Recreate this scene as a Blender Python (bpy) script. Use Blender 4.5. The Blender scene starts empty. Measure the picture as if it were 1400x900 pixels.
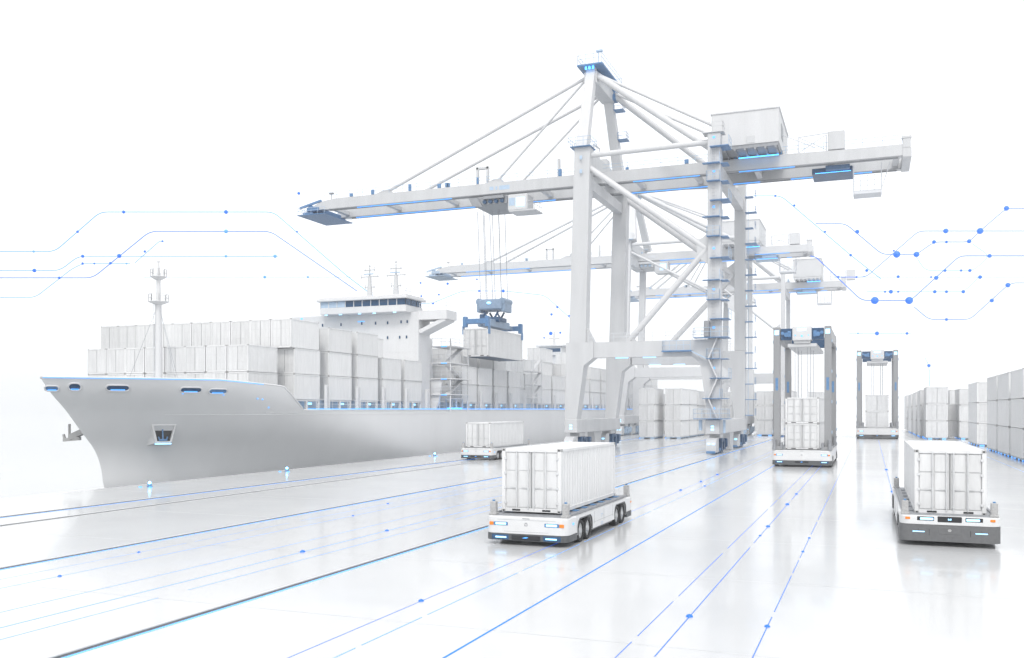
import bpy, math, random
from mathutils import Vector, Matrix
random.seed(7)
R = math.radians
SC = bpy.context.scene
COL = SC.collection

# ------------------------------------------------------------------ camera
THETA = math.atan(490 / 1250)
cam_data = bpy.data.cameras.new("camera")
cam = bpy.data.objects.new("camera", cam_data)
COL.objects.link(cam)
cam.location = (0, 0, 5.5)
cam.rotation_euler = (R(90), 0, THETA)
cam_data.sensor_width = 36
cam_data.lens = 36 * 1250 / 1400
cam_data.shift_y = 110 / 1400
cam_data.clip_start = 0.3
cam_data.clip_end = 6000
SC.camera = cam

# ------------------------------------------------------------------ world, sun, exposure
SUN_EL, SUN_AZ = R(50), R(166)          # azimuth clockwise from +Y
world = bpy.data.worlds.new("World")
SC.world = world
world.use_nodes = True
nt = world.node_tree
nt.nodes.clear()
sky = nt.nodes.new("ShaderNodeTexSky")
sky.sky_type = 'NISHITA'
sky.sun_disc = False
sky.sun_elevation = SUN_EL
sky.sun_rotation = SUN_AZ
sky.dust_density = 4
hs = nt.nodes.new("ShaderNodeHueSaturation")
hs.inputs['Saturation'].default_value = 0.25
bg1 = nt.nodes.new("ShaderNodeBackground")
bg1.inputs['Strength'].default_value = 0.05
bg2 = nt.nodes.new("ShaderNodeBackground")       # the even white overcast layer
bg2.inputs['Color'].default_value = (0.97, 0.985, 1.0, 1)
bg2.inputs['Strength'].default_value = 1.08
add = nt.nodes.new("ShaderNodeAddShader")
wout = nt.nodes.new("ShaderNodeOutputWorld")
nt.links.new(sky.outputs[0], hs.inputs['Color'])
nt.links.new(hs.outputs[0], bg1.inputs['Color'])
nt.links.new(bg1.outputs[0], add.inputs[0])
nt.links.new(bg2.outputs[0], add.inputs[1])
nt.links.new(add.outputs[0], wout.inputs['Surface'])

sun_data = bpy.data.lights.new("sun", 'SUN')
sun_data.energy = 1.25
sun_data.angle = R(12)
sun_data.color = (1.0, 0.97, 0.93)
sun = bpy.data.objects.new("sun", sun_data)
COL.objects.link(sun)
to_sun = Vector((math.sin(SUN_AZ) * math.cos(SUN_EL), math.cos(SUN_AZ) * math.cos(SUN_EL), math.sin(SUN_EL)))
sun.rotation_euler = to_sun.to_track_quat('Z', 'Y').to_euler()
sun.location = to_sun * 200

SC.view_settings.view_transform = 'Standard'
SC.view_settings.look = 'None'
SC.view_settings.gamma = 1
SC.view_settings.exposure = 0.0
SC.render.engine = 'CYCLES'
SC.cycles.use_denoising = True
SC.cycles.max_bounces = 8
SC.cycles.diffuse_bounces = 4
SC.cycles.volume_bounces = 1
SC.cycles.sample_clamp_indirect = 6

# ------------------------------------------------------------------ materials
def material(name, color, rough=0.5, metal=0.0, vary=0.0, scale=1.0, streak=False, emit=0.0,
             emit_color=None, spec=0.5, bump=0.0, coat=0.0, per_object=0.0):
    m = bpy.data.materials.new(name)
    m.use_nodes = True
    t = m.node_tree
    b = t.nodes["Principled BSDF"]
    b.inputs['Base Color'].default_value = (*color, 1)
    b.inputs['Roughness'].default_value = rough
    b.inputs['Metallic'].default_value = metal
    b.inputs['Specular IOR Level'].default_value = spec
    b.inputs['Coat Weight'].default_value = coat
    if emit:
        b.inputs['Emission Color'].default_value = (*(emit_color or color), 1)
        b.inputs['Emission Strength'].default_value = emit
    if vary or bump:
        tc = t.nodes.new("ShaderNodeTexCoord")
        mp = t.nodes.new("ShaderNodeMapping")
        mp.inputs['Scale'].default_value = (scale, scale, scale * (0.12 if streak else 1))
        n1 = t.nodes.new("ShaderNodeTexNoise")
        n1.inputs['Scale'].default_value = 2.2
        n1.inputs['Detail'].default_value = 8
        n1.inputs['Roughness'].default_value = 0.62
        t.links.new(tc.outputs['Object'], mp.inputs['Vector'])
        oi = t.nodes.new("ShaderNodeObjectInfo")
        ml = t.nodes.new("ShaderNodeMath"); ml.operation = 'MULTIPLY'; ml.inputs[1].default_value = 37.0
        t.links.new(oi.outputs['Random'], ml.inputs[0])
        t.links.new(ml.outputs[0], mp.inputs['Location'])
        t.links.new(mp.outputs[0], n1.inputs['Vector'])
        cr = t.nodes.new("ShaderNodeValToRGB")
        cr.color_ramp.elements[0].position = 0.33
        cr.color_ramp.elements[1].position = 0.68
        lo = [c * (1 - vary) for c in color]
        hi = [min(1, c * (1 + vary * 0.35)) for c in color]
        cr.color_ramp.elements[0].color = (*lo, 1)
        cr.color_ramp.elements[1].color = (*hi, 1)
        t.links.new(n1.outputs['Fac'], cr.inputs['Fac'])
        src = cr.outputs[0]
        if per_object:
            mr = t.nodes.new("ShaderNodeMapRange")
            mr.inputs['To Min'].default_value = 1 - per_object
            mr.inputs['To Max'].default_value = 1 + per_object * 0.3
            t.links.new(oi.outputs['Random'], mr.inputs['Value'])
            h2 = t.nodes.new("ShaderNodeHueSaturation")
            t.links.new(mr.outputs[0], h2.inputs['Value'])
            t.links.new(src, h2.inputs['Color'])
            src = h2.outputs[0]
        if vary:
            t.links.new(src, b.inputs['Base Color'])
            rr = t.nodes.new("ShaderNodeMapRange")
            rr.inputs['To Min'].default_value = rough * 1.25
            rr.inputs['To Max'].default_value = rough * 0.8
            t.links.new(n1.outputs['Fac'], rr.inputs['Value'])
            t.links.new(rr.outputs[0], b.inputs['Roughness'])
        if bump:
            bp = t.nodes.new("ShaderNodeBump")
            bp.inputs['Strength'].default_value = bump
            bp.inputs['Distance'].default_value = 0.05
            t.links.new(n1.outputs['Fac'], bp.inputs['Height'])
            t.links.new(bp.outputs[0], b.inputs['Normal'])
    return m

M = {}
M['box_white'] = material("container_paint", (0.72, 0.725, 0.73), 0.5, vary=0.08, scale=1.4, streak=True, per_object=0.06)
M['door_white'] = material("container_door_paint", (0.68, 0.685, 0.69), 0.5, vary=0.11, scale=1.7, streak=True, per_object=0.06)
M['seam'] = material("door_seal_rubber", (0.30, 0.31, 0.32), 0.7)
M['bar'] = material("galvanised_bar", (0.62, 0.63, 0.64), 0.4, metal=0.0, vary=0.1)
M['casting'] = material("corner_casting_steel", (0.42, 0.42, 0.42), 0.55, vary=0.25, scale=6)
M['hull'] = material("hull_paint", (0.74, 0.745, 0.755), 0.36, vary=0.05, scale=0.12, streak=True)
M['ship_white'] = material("ship_white_paint", (0.66, 0.665, 0.675), 0.5, vary=0.06, scale=0.4, streak=True)
M['crane'] = material("crane_grey_white_paint", (0.54, 0.548, 0.56), 0.42, vary=0.07, scale=0.35, streak=True)
M['crane_light'] = material("crane_white_paint", (0.60, 0.605, 0.615), 0.45, vary=0.06, scale=0.35, streak=True)
M['steel'] = material("grey_steel", (0.30, 0.31, 0.33), 0.45, metal=0.4, vary=0.15, scale=2)
M['dark'] = material("dark_grey_plastic", (0.085, 0.09, 0.095), 0.5, vary=0.15, scale=3)
M['skirt'] = material("mid_grey_bumper", (0.13, 0.133, 0.138), 0.55, vary=0.12, scale=3)
M['black'] = material("black_recess", (0.012, 0.013, 0.016), 0.35)
M['tyre'] = material("tyre_rubber", (0.03, 0.03, 0.032), 0.85, vary=0.2, scale=5)
M['rim'] = material("wheel_rim", (0.50, 0.51, 0.52), 0.4, metal=0.5, vary=0.1, scale=4)
M['agv'] = material("vehicle_white_paint", (0.66, 0.665, 0.67), 0.3, vary=0.05, scale=1.0, coat=0.4)
M['blue'] = material("blue_machine_paint", (0.10, 0.23, 0.44), 0.4, vary=0.25, scale=2)
M['blue_dark'] = material("dark_blue_machine_paint", (0.02, 0.075, 0.17), 0.4, vary=0.3, scale=2)
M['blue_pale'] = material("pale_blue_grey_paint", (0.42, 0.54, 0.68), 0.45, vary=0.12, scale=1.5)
M['glow'] = material("blue_light", (0.1, 0.3, 0.6), 0.4, emit=3.5, emit_color=(0.06, 0.40, 1.0))
M['glow_soft'] = material("soft_blue_light", (0.1, 0.3, 0.6), 0.4, emit=1.5, emit_color=(0.05, 0.34, 1.0))
M['glow_white'] = material("blue_white_lamp", (0.5, 0.7, 0.9), 0.4, emit=1.9, emit_color=(0.22, 0.62, 1.0))
M['line'] = material("blue_line_light", (0.03, 0.1, 0.3), 0.4, emit=0.75, emit_color=(0.02, 0.17, 1.0))
M['line_pale'] = material("pale_blue_line_light", (0.10, 0.25, 0.6), 0.4, emit=0.62, emit_color=(0.12, 0.42, 1.0))
M['node'] = material("blue_node_light", (0.02, 0.1, 0.3), 0.4, emit=0.95, emit_color=(0.004, 0.13, 1.0))
M['glass'] = material("blue_window_glass", (0.012, 0.06, 0.14), 0.22, spec=0.35)
M['amber'] = material("amber_lens", (0.75, 0.22, 0.02), 0.25, spec=0.6)
M['leg_grey'] = material("carrier_leg_grey_paint", (0.27, 0.275, 0.285), 0.4, vary=0.08, scale=0.5, streak=True)
M['crane_hazed'] = material("far_crane_hazed_paint", (0.60, 0.61, 0.625), 0.5, vary=0.04, scale=0.35)  # haze fade of the far cranes put into the paint colour
M['groove'] = material("rail_groove_grey", (0.13, 0.14, 0.16), 0.4, vary=0.2, scale=1)
M['lamp_bright'] = material("bright_blue_lamp", (0.1, 0.3, 0.6), 0.4, emit=14.0, emit_color=(0.12, 0.50, 1.0))
M['spreader_grey'] = material("blue_grey_spreader_paint", (0.24, 0.33, 0.45), 0.42, vary=0.15, scale=1)
M['line_deep'] = material("deep_blue_line_light", (0.01, 0.05, 0.2), 0.4, emit=0.9, emit_color=(0.03, 0.30, 1.0), spec=0.1)
M['rope'] = material("wire_rope", (0.33, 0.35, 0.38), 0.5, metal=0.3)
M['rail_white'] = material("white_handrail", (0.62, 0.64, 0.67), 0.5)

def quay_material():
    m = bpy.data.materials.new("polished_white_quay")
    m.use_nodes = True
    t = m.node_tree
    b = t.nodes["Principled BSDF"]
    tc = t.nodes.new("ShaderNodeTexCoord")
    n1 = t.nodes.new("ShaderNodeTexNoise"); n1.inputs['Scale'].default_value = 0.09
    n1.inputs['Detail'].default_value = 9; n1.inputs['Roughness'].default_value = 0.6
    n2 = t.nodes.new("ShaderNodeTexNoise"); n2.inputs['Scale'].default_value = 2.5
    n2.inputs['Detail'].default_value = 6
    t.links.new(tc.outputs['Object'], n1.inputs['Vector'])
    t.links.new(tc.outputs['Object'], n2.inputs['Vector'])
    cr = t.nodes.new("ShaderNodeValToRGB")
    cr.color_ramp.elements[0].position = 0.3; cr.color_ramp.elements[0].color = (0.61, 0.616, 0.625, 1)
    cr.color_ramp.elements[1].position = 0.7; cr.color_ramp.elements[1].color = (0.67, 0.676, 0.682, 1)
    t.links.new(n1.outputs['Fac'], cr.inputs['Fac'])
    t.links.new(cr.outputs[0], b.inputs['Base Color'])
    mr = t.nodes.new("ShaderNodeMapRange")
    mr.inputs['To Min'].default_value = 0.13; mr.inputs['To Max'].default_value = 0.24
    t.links.new(n1.outputs['Fac'], mr.inputs['Value'])
    t.links.new(mr.outputs[0], b.inputs['Roughness'])
    bp = t.nodes.new("ShaderNodeBump"); bp.inputs['Strength'].default_value = 0.02
    bp.inputs['Distance'].default_value = 0.02
    t.links.new(n2.outputs['Fac'], bp.inputs['Height'])
    t.links.new(bp.outputs[0], b.inputs['Normal'])
    b.inputs['Specular IOR Level'].default_value = 0.6
    b.inputs['Coat Weight'].default_value = 0.22
    b.inputs['Coat Roughness'].default_value = 0.05
    return m
M['quay'] = quay_material()
M['water'] = material("pale_calm_water", (0.12, 0.14, 0.15), 0.05, vary=0.06, scale=0.05, bump=0.05, coat=1.0)
M['water'].node_tree.nodes['Principled BSDF'].inputs['Coat IOR'].default_value = 1.9
M['quay_wall'] = material("quay_wall_concrete", (0.55, 0.56, 0.57), 0.7, vary=0.2, scale=0.5)

# ------------------------------------------------------------------ mesh builder
class MB:
    def __init__(self):
        self.v = []; self.f = []
    def add(self, vs, fs):
        o = len(self.v)
        self.v += [tuple(p) for p in vs]
        self.f += [tuple(i + o for i in q) for q in fs]
    def box(self, x0, x1, y0, y1, z0, z1, bev=0.0):
        if x1 < x0: x0, x1 = x1, x0
        if y1 < y0: y0, y1 = y1, y0
        if z1 < z0: z0, z1 = z1, z0
        b = min(bev, (x1-x0)*.45, (y1-y0)*.45, (z1-z0)*.45)
        if b <= 0:
            vs = [(x0,y0,z0),(x1,y0,z0),(x1,y1,z0),(x0,y1,z0),(x0,y0,z1),(x1,y0,z1),(x1,y1,z1),(x0,y1,z1)]
            self.add(vs, [(3,2,1,0),(4,5,6,7),(0,1,5,4),(1,2,6,5),(2,3,7,6),(3,0,4,7)]); return self
        vs = []; idx = {}
        for ix in (0, 1):
            for iy in (0, 1):
                for iz in (0, 1):
                    X = (x0, x1)[ix]; Y = (y0, y1)[iy]; Z = (z0, z1)[iz]
                    xi = X + (b, -b)[ix]; yi = Y + (b, -b)[iy]; zi = Z + (b, -b)[iz]
                    idx[(ix,iy,iz,0)] = len(vs); vs.append((X, yi, zi))
                    idx[(ix,iy,iz,1)] = len(vs); vs.append((xi, Y, zi))
                    idx[(ix,iy,iz,2)] = len(vs); vs.append((xi, yi, Z))
        fs = []
        g = lambda a, b_, c, k: idx[(a, b_, c, k)]
        fs.append((g(0,0,0,0), g(0,0,1,0), g(0,1,1,0), g(0,1,0,0)))
        fs.append((g(1,0,0,0), g(1,1,0,0), g(1,1,1,0), g(1,0,1,0)))
        fs.append((g(0,0,0,1), g(1,0,0,1), g(1,0,1,1), g(0,0,1,1)))
        fs.append((g(0,1,0,1), g(0,1,1,1), g(1,1,1,1), g(1,1,0,1)))
        fs.append((g(0,0,0,2), g(0,1,0,2), g(1,1,0,2), g(1,0,0,2)))
        fs.append((g(0,0,1,2), g(1,0,1,2), g(1,1,1,2), g(0,1,1,2)))
        c = Vector(((x0+x1)/2, (y0+y1)/2, (z0+z1)/2))
        def face(q):
            p = [Vector(vs[i]) for i in q]
            n = (p[1]-p[0]).cross(p[2]-p[0])
            if n.dot(sum(p, Vector())/len(p) - c) < 0: q = q[::-1]
            fs.append(tuple(q))
        for a in (0, 1):
            for d in (0, 1):
                face([g(0,a,d,1), g(1,a,d,1), g(1,a,d,2), g(0,a,d,2)])
                face([g(a,0,d,0), g(a,1,d,0), g(a,1,d,2), g(a,0,d,2)])
                face([g(a,d,0,0), g(a,d,1,0), g(a,d,1,1), g(a,d,0,1)])
        for a in (0, 1):
            for d in (0, 1):
                for e in (0, 1):
                    face([g(a,d,e,0), g(a,d,e,1), g(a,d,e,2)])
        self.add(vs, fs); return self
    def beam(self, p, q, w, h, w2=None, h2=None, up=(0,0,1)):
        p, q = Vector(p), Vector(q); d = (q-p).normalized(); up = Vector(up)
        s = d.cross(up)
        if s.length < 1e-4: s = d.cross(Vector((0,1,0)))
        s.normalize(); u = s.cross(d)
        w2 = w if w2 is None else w2; h2 = h if h2 is None else h2
        vs = []
        for c, a, b in ((p, w, h), (q, w2, h2)):
            for i, j in ((-1,-1),(1,-1),(1,1),(-1,1)):
                vs.append(c + s*(a/2*i) + u*(b/2*j))
        self.add(vs, [(0,1,2,3)[::1],(7,6,5,4),(0,4,5,1),(1,5,6,2),(2,6,7,3),(3,7,4,0)]); return self
    def tube(self, p, q, r, n=10, r2=None, caps=True):
        p, q = Vector(p), Vector(q); d = (q-p)
        if d.length < 1e-6: return self
        d.normalize()
        s = d.cross(Vector((0,0,1)))
        if s.length < 1e-3: s = d.cross(Vector((0,1,0)))
        s.normalize(); u = s.cross(d); r2 = r if r2 is None else r2
        vs = []
        for c, rr in ((p, r), (q, r2)):
            for i in range(n):
                a = 2*math.pi*i/n
                vs.append(c + s*(rr*math.cos(a)) + u*(rr*math.sin(a)))
        fs = [(i, i+n, (i+1) % n + n, (i+1) % n) for i in range(n)]
        if caps:
            fs.append(tuple(range(n))); fs.append(tuple(range(2*n-1, n-1, -1)))
        self.add(vs, fs); return self
    def path(self, pts, r, n=6):
        for a, b in zip(pts, pts[1:]): self.tube(a, b, r, n)
        return self
    def prism(self, poly, axis, a, b):
        """polygon of (u, v) extruded along axis: 'x' -> (y, z), 'y' -> (x, z), 'z' -> (x, y)."""
        n = len(poly)
        def P(uv, t):
            u, v = uv
            return (t, u, v) if axis == 'x' else (u, t, v) if axis == 'y' else (u, v, t)
        area = sum(poly[i][0]*poly[(i+1) % n][1] - poly[(i+1) % n][0]*poly[i][1] for i in range(n))
        vs = [P(p, a) for p in poly] + [P(p, b) for p in poly]
        flip = (area > 0) == (b > a)
        if axis == 'y': flip = not flip
        fs = []
        bot, top = tuple(range(n)), tuple(range(n, 2*n))
        if flip:
            fs.append(bot[::-1]); fs.append(top)
            fs += [(i, (i+1) % n, (i+1) % n + n, i + n) for i in range(n)]
        else:
            fs.append(bot); fs.append(top[::-1])
            fs += [(i + n, (i+1) % n + n, (i+1) % n, i) for i in range(n)]
        self.add(vs, fs); return self
    def ball(self, c, r, n=10, m=6, sz=1.0):
        vs = [(c[0], c[1], c[2]+r*sz)]
        for j in range(1, m):
            t = math.pi*j/m
            for i in range(n):
                a = 2*math.pi*i/n
                vs.append((c[0]+r*math.sin(t)*math.cos(a), c[1]+r*math.sin(t)*math.sin(a), c[2]+r*sz*math.cos(t)))
        vs.append((c[0], c[1], c[2]-r*sz))
        fs = [(0, 1+i, 1+(i+1) % n) for i in range(n)]
        for j in range(m-2):
            o = 1+j*n
            fs += [(o+i, o+n+i, o+n+(i+1) % n, o+(i+1) % n) for i in range(n)]
        o = 1+(m-2)*n; l = len(vs)-1
        fs += [(o+i, l, o+(i+1) % n) for i in range(n)]
        self.add(vs, fs); return self
    def railing(self, pts, h=1.1, r=0.03, step=2.0, rails=(1.0, 0.55)):
        for a, b in zip(pts, pts[1:]):
            a, b = Vector(a), Vector(b); n = max(1, round((b-a).length/step))
            for i in range(n+1):
                p = a.lerp(b, i/n)
                self.tube(p, p+Vector((0,0,h)), r, 5)
            for k in rails:
                self.tube(a+Vector((0,0,h*k)), b+Vector((0,0,h*k)), r, 5)
        return self

ORG = {}
def build_multi(name, pairs, parent):
    al = MB(); mi = []
    for k, (mb, mat) in enumerate(pairs):
        al.add(mb.v, mb.f); mi += [k]*len(mb.f)
    o = build(name, al, pairs[0][1], parent)
    for mb, mat in pairs[1:]: o.data.materials.append(M[mat])
    o.data.polygons.foreach_set("material_index", mi)
    return o
def build(name, mb, mat, parent=None, smooth=True):
    o0 = ORG.get(parent.name, (0,0,0)) if parent else (0,0,0)
    me = bpy.data.meshes.new(name)
    me.from_pydata([(x-o0[0], y-o0[1], z-o0[2]) for x, y, z in mb.v], [], mb.f)
    me.materials.append(M[mat] if isinstance(mat, str) else mat)
    if smooth:
        me.polygons.foreach_set("use_smooth", [True]*len(me.polygons))
        me.set_sharp_from_angle(angle=R(32))
    me.update()
    o = bpy.data.objects.new(name, me)
    COL.objects.link(o)
    if parent:
        o.parent = parent
        ORG[o.name] = o0
    return o
def tag(o, label=None, cat=None, group=None, kind=None):
    if label: o['label'] = label
    if cat: o['category'] = cat
    if group: o['group'] = group
    if kind: o['kind'] = kind
    return o
def thing(name, loc, label=None, cat=None, group=None):
    o = bpy.data.objects.new(name, None)
    o.empty_display_size = 0.5
    COL.objects.link(o)
    o.location = loc
    ORG[o.name] = tuple(loc)
    return tag(o, label, cat, group)
KIDS = {}
def copy_tree(o, parent=None):
    c = o.copy(); COL.objects.link(c); c.parent = parent
    for ch in list(o.children): copy_tree(ch, c)
    return c
ORD = ['first','second','third','fourth','fifth','sixth','seventh','eighth','ninth','tenth','eleventh','twelfth']

# ------------------------------------------------------------------ setting: water, quay, rails, floor lines
QE = -49.8                                   # the quay's edge
mb = MB(); mb.add([(-1500,-150,-1.7),(QE-.02,-150,-1.7),(QE-.02,1500,-1.7),(-1500,1500,-1.7)], [(0,1,2,3)])
tag(build('water', mb, 'water'), kind='structure')
mb = MB(); mb.box(QE, 1200, -150, 1500, -4, 0)
tag(build('quay', mb, 'quay'), kind='structure')
mb = MB(); mb.box(QE-.25, QE-.003, -150, 1490, -3.5, -0.12)
tag(build('quay_wall', mb, 'quay_wall'), 'pale concrete quay wall facing the ship along the water', 'wall')

def floor_strip(mbx, x, w, y0, y1, z, dash=None):
    y = y0
    if not dash:
        n = 24
        for i in range(n):
            a = y0+(y1-y0)*(i/n)**2; b = y0+(y1-y0)*((i+1)/n)**2
            mbx.add([(x-w/2,a,z),(x+w/2,a,z),(x+w/2,b,z),(x-w/2,b,z)], [(0,1,2,3)])
        return
    rnd = random.Random(int(abs(x)*100))
    while y < y1:
        l = dash*rnd.uniform(.4, 1.8)
        mbx.add([(x-w/2,y,z),(x+w/2,y,z),(x+w/2,min(y+l,y1),z),(x-w/2,min(y+l,y1),z)], [(0,1,2,3)])
        y += l+dash*rnd.uniform(.04, .16)
def disc(mbx, x, y, r, z, n=20):
    mbx.add([(x+r*math.cos(2*math.pi*i/n), y+r*math.sin(2*math.pi*i/n), z) for i in range(n)], [tuple(range(n))])

def floor_line(x, w, y0, y1, mat, dash=None, dots=(), node_mat='node'):
    b = MB(); floor_strip(b, x, w, y0, y1, 0.004, dash)
    o = build('lane_line', b, mat, smooth=False)
    tag(o, kind='structure')
    if dots:
        for (dx, dy, r) in dots:
            d = MB(); d.ball((dx, dy, .0), r*.7, 14, 8, .75); build('line_dot', d, node_mat, o)
    return o
# steel rails and slots, each a rail lying in a dark groove
def rail(x, label, glow_x=None, groove=0.42, y0=-30):
    root = thing('crane_rail', (x, 40, 0), label, 'rail', 'rails set in the quay floor')
    b = MB(); floor_strip(b, x, groove, y0, 420, 0.004); build('groove', b, 'groove', root, smooth=False)
    b = MB(); b.box(x-.05, x+.05, y0, 420, 0.006, 0.05, .01); build('rail_head', b, 'bar', root)
    if glow_x is not None:
        b = MB(); floor_strip(b, glow_x, 0.07, y0, 420, 0.008); build('light_strip', b, 'glow_soft', root, smooth=False)
    return root
rail(-41.35, 'grey rail groove closest to the quay edge with a blue edge light', -41.0, 0.6)
rail(-38.3, 'thin grey rail running under the quayside legs of the big crane', None, 0.2)
rail(-28.0, 'dark rail groove in mid floor between the two crane leg rows', -27.76, 0.36)
rail(-16.85, 'wide grey rail with bright blue strip under the landside crane legs', -16.62, 0.34)
floor_line(-24.9, .035, 5, 300, 'line_pale', None, [(-24.86, 22.6, .10), (-24.9, 41, .09)])
floor_line(-26.2, .025, 5, 300, 'line_pale', 9.0, [(-26.2, 47.0, .10), (-26.2, 27.5, .09)])
floor_line(-21.95, .035, 5, 300, 'line_pale')
floor_line(-20.4, .05, 5, 300, 'line_pale', None, [(-20.4, 29.9, .15), (-20.4, 36.5, .13), (-20.4, 53, .13)])
floor_line(-19.35, .035, 5, 300, 'line_pale', 14.0)
floor_line(-12.0, .03, 5, 300, 'line', None, [(-12.0, 23.47, .12), (-12.0, 62, .16), (-12.0, 70, .16), (-12.0, 78, .16)])
floor_line(-11.05, .035, 5, 300, 'line_pale', 5, [(-11.05, 66, .14)])
floor_line(-8.79, .065, 4, 300, 'line_deep')
floor_line(-5.26, .026, 5, 300, 'line', 9)
floor_line(-4.47, .032, 5, 300, 'line', 14, [(-4.47, 24.3, .14), (-4.47, 44.3, .15), (-4.47, 41.0, .09), (-4.47, 55, .17), (-4.47, 62, .14)])
floor_line(-2.43, .027, 5, 300, 'line', 7, [(-2.43, 23.9, .11), (-2.43, 37, .09), (-2.43, 41, .09)])
floor_line(1.35, .045, 52, 175, 'line', 8, [(1.35, 90, .2), (1.35, 66, .16)])
floor_line(12.6, .05, 60, 250, 'line_pale', 2.5)
# dark strip where quay paving meets the edge coping
b = MB(); floor_strip(b, QE+1.1, .06, -30, 420, .004); o = build('quay_joint', b, 'casting', smooth=False); tag(o, kind='structure')
# paving joints across the quay
b = MB()
for k in range(40):
    y = 12+k*9.0
    b.add([(QE+1.1,y,.002),(60,y,.002),(60,y+.02,.002),(QE+1.1,y+.02,.002)], [(0,1,2,3)])
M['joint'] = material("paving_joint", (0.54, 0.55, 0.56), 0.5)
tag(build('paving_joint', b, 'joint', smooth=False), kind='structure')
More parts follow.
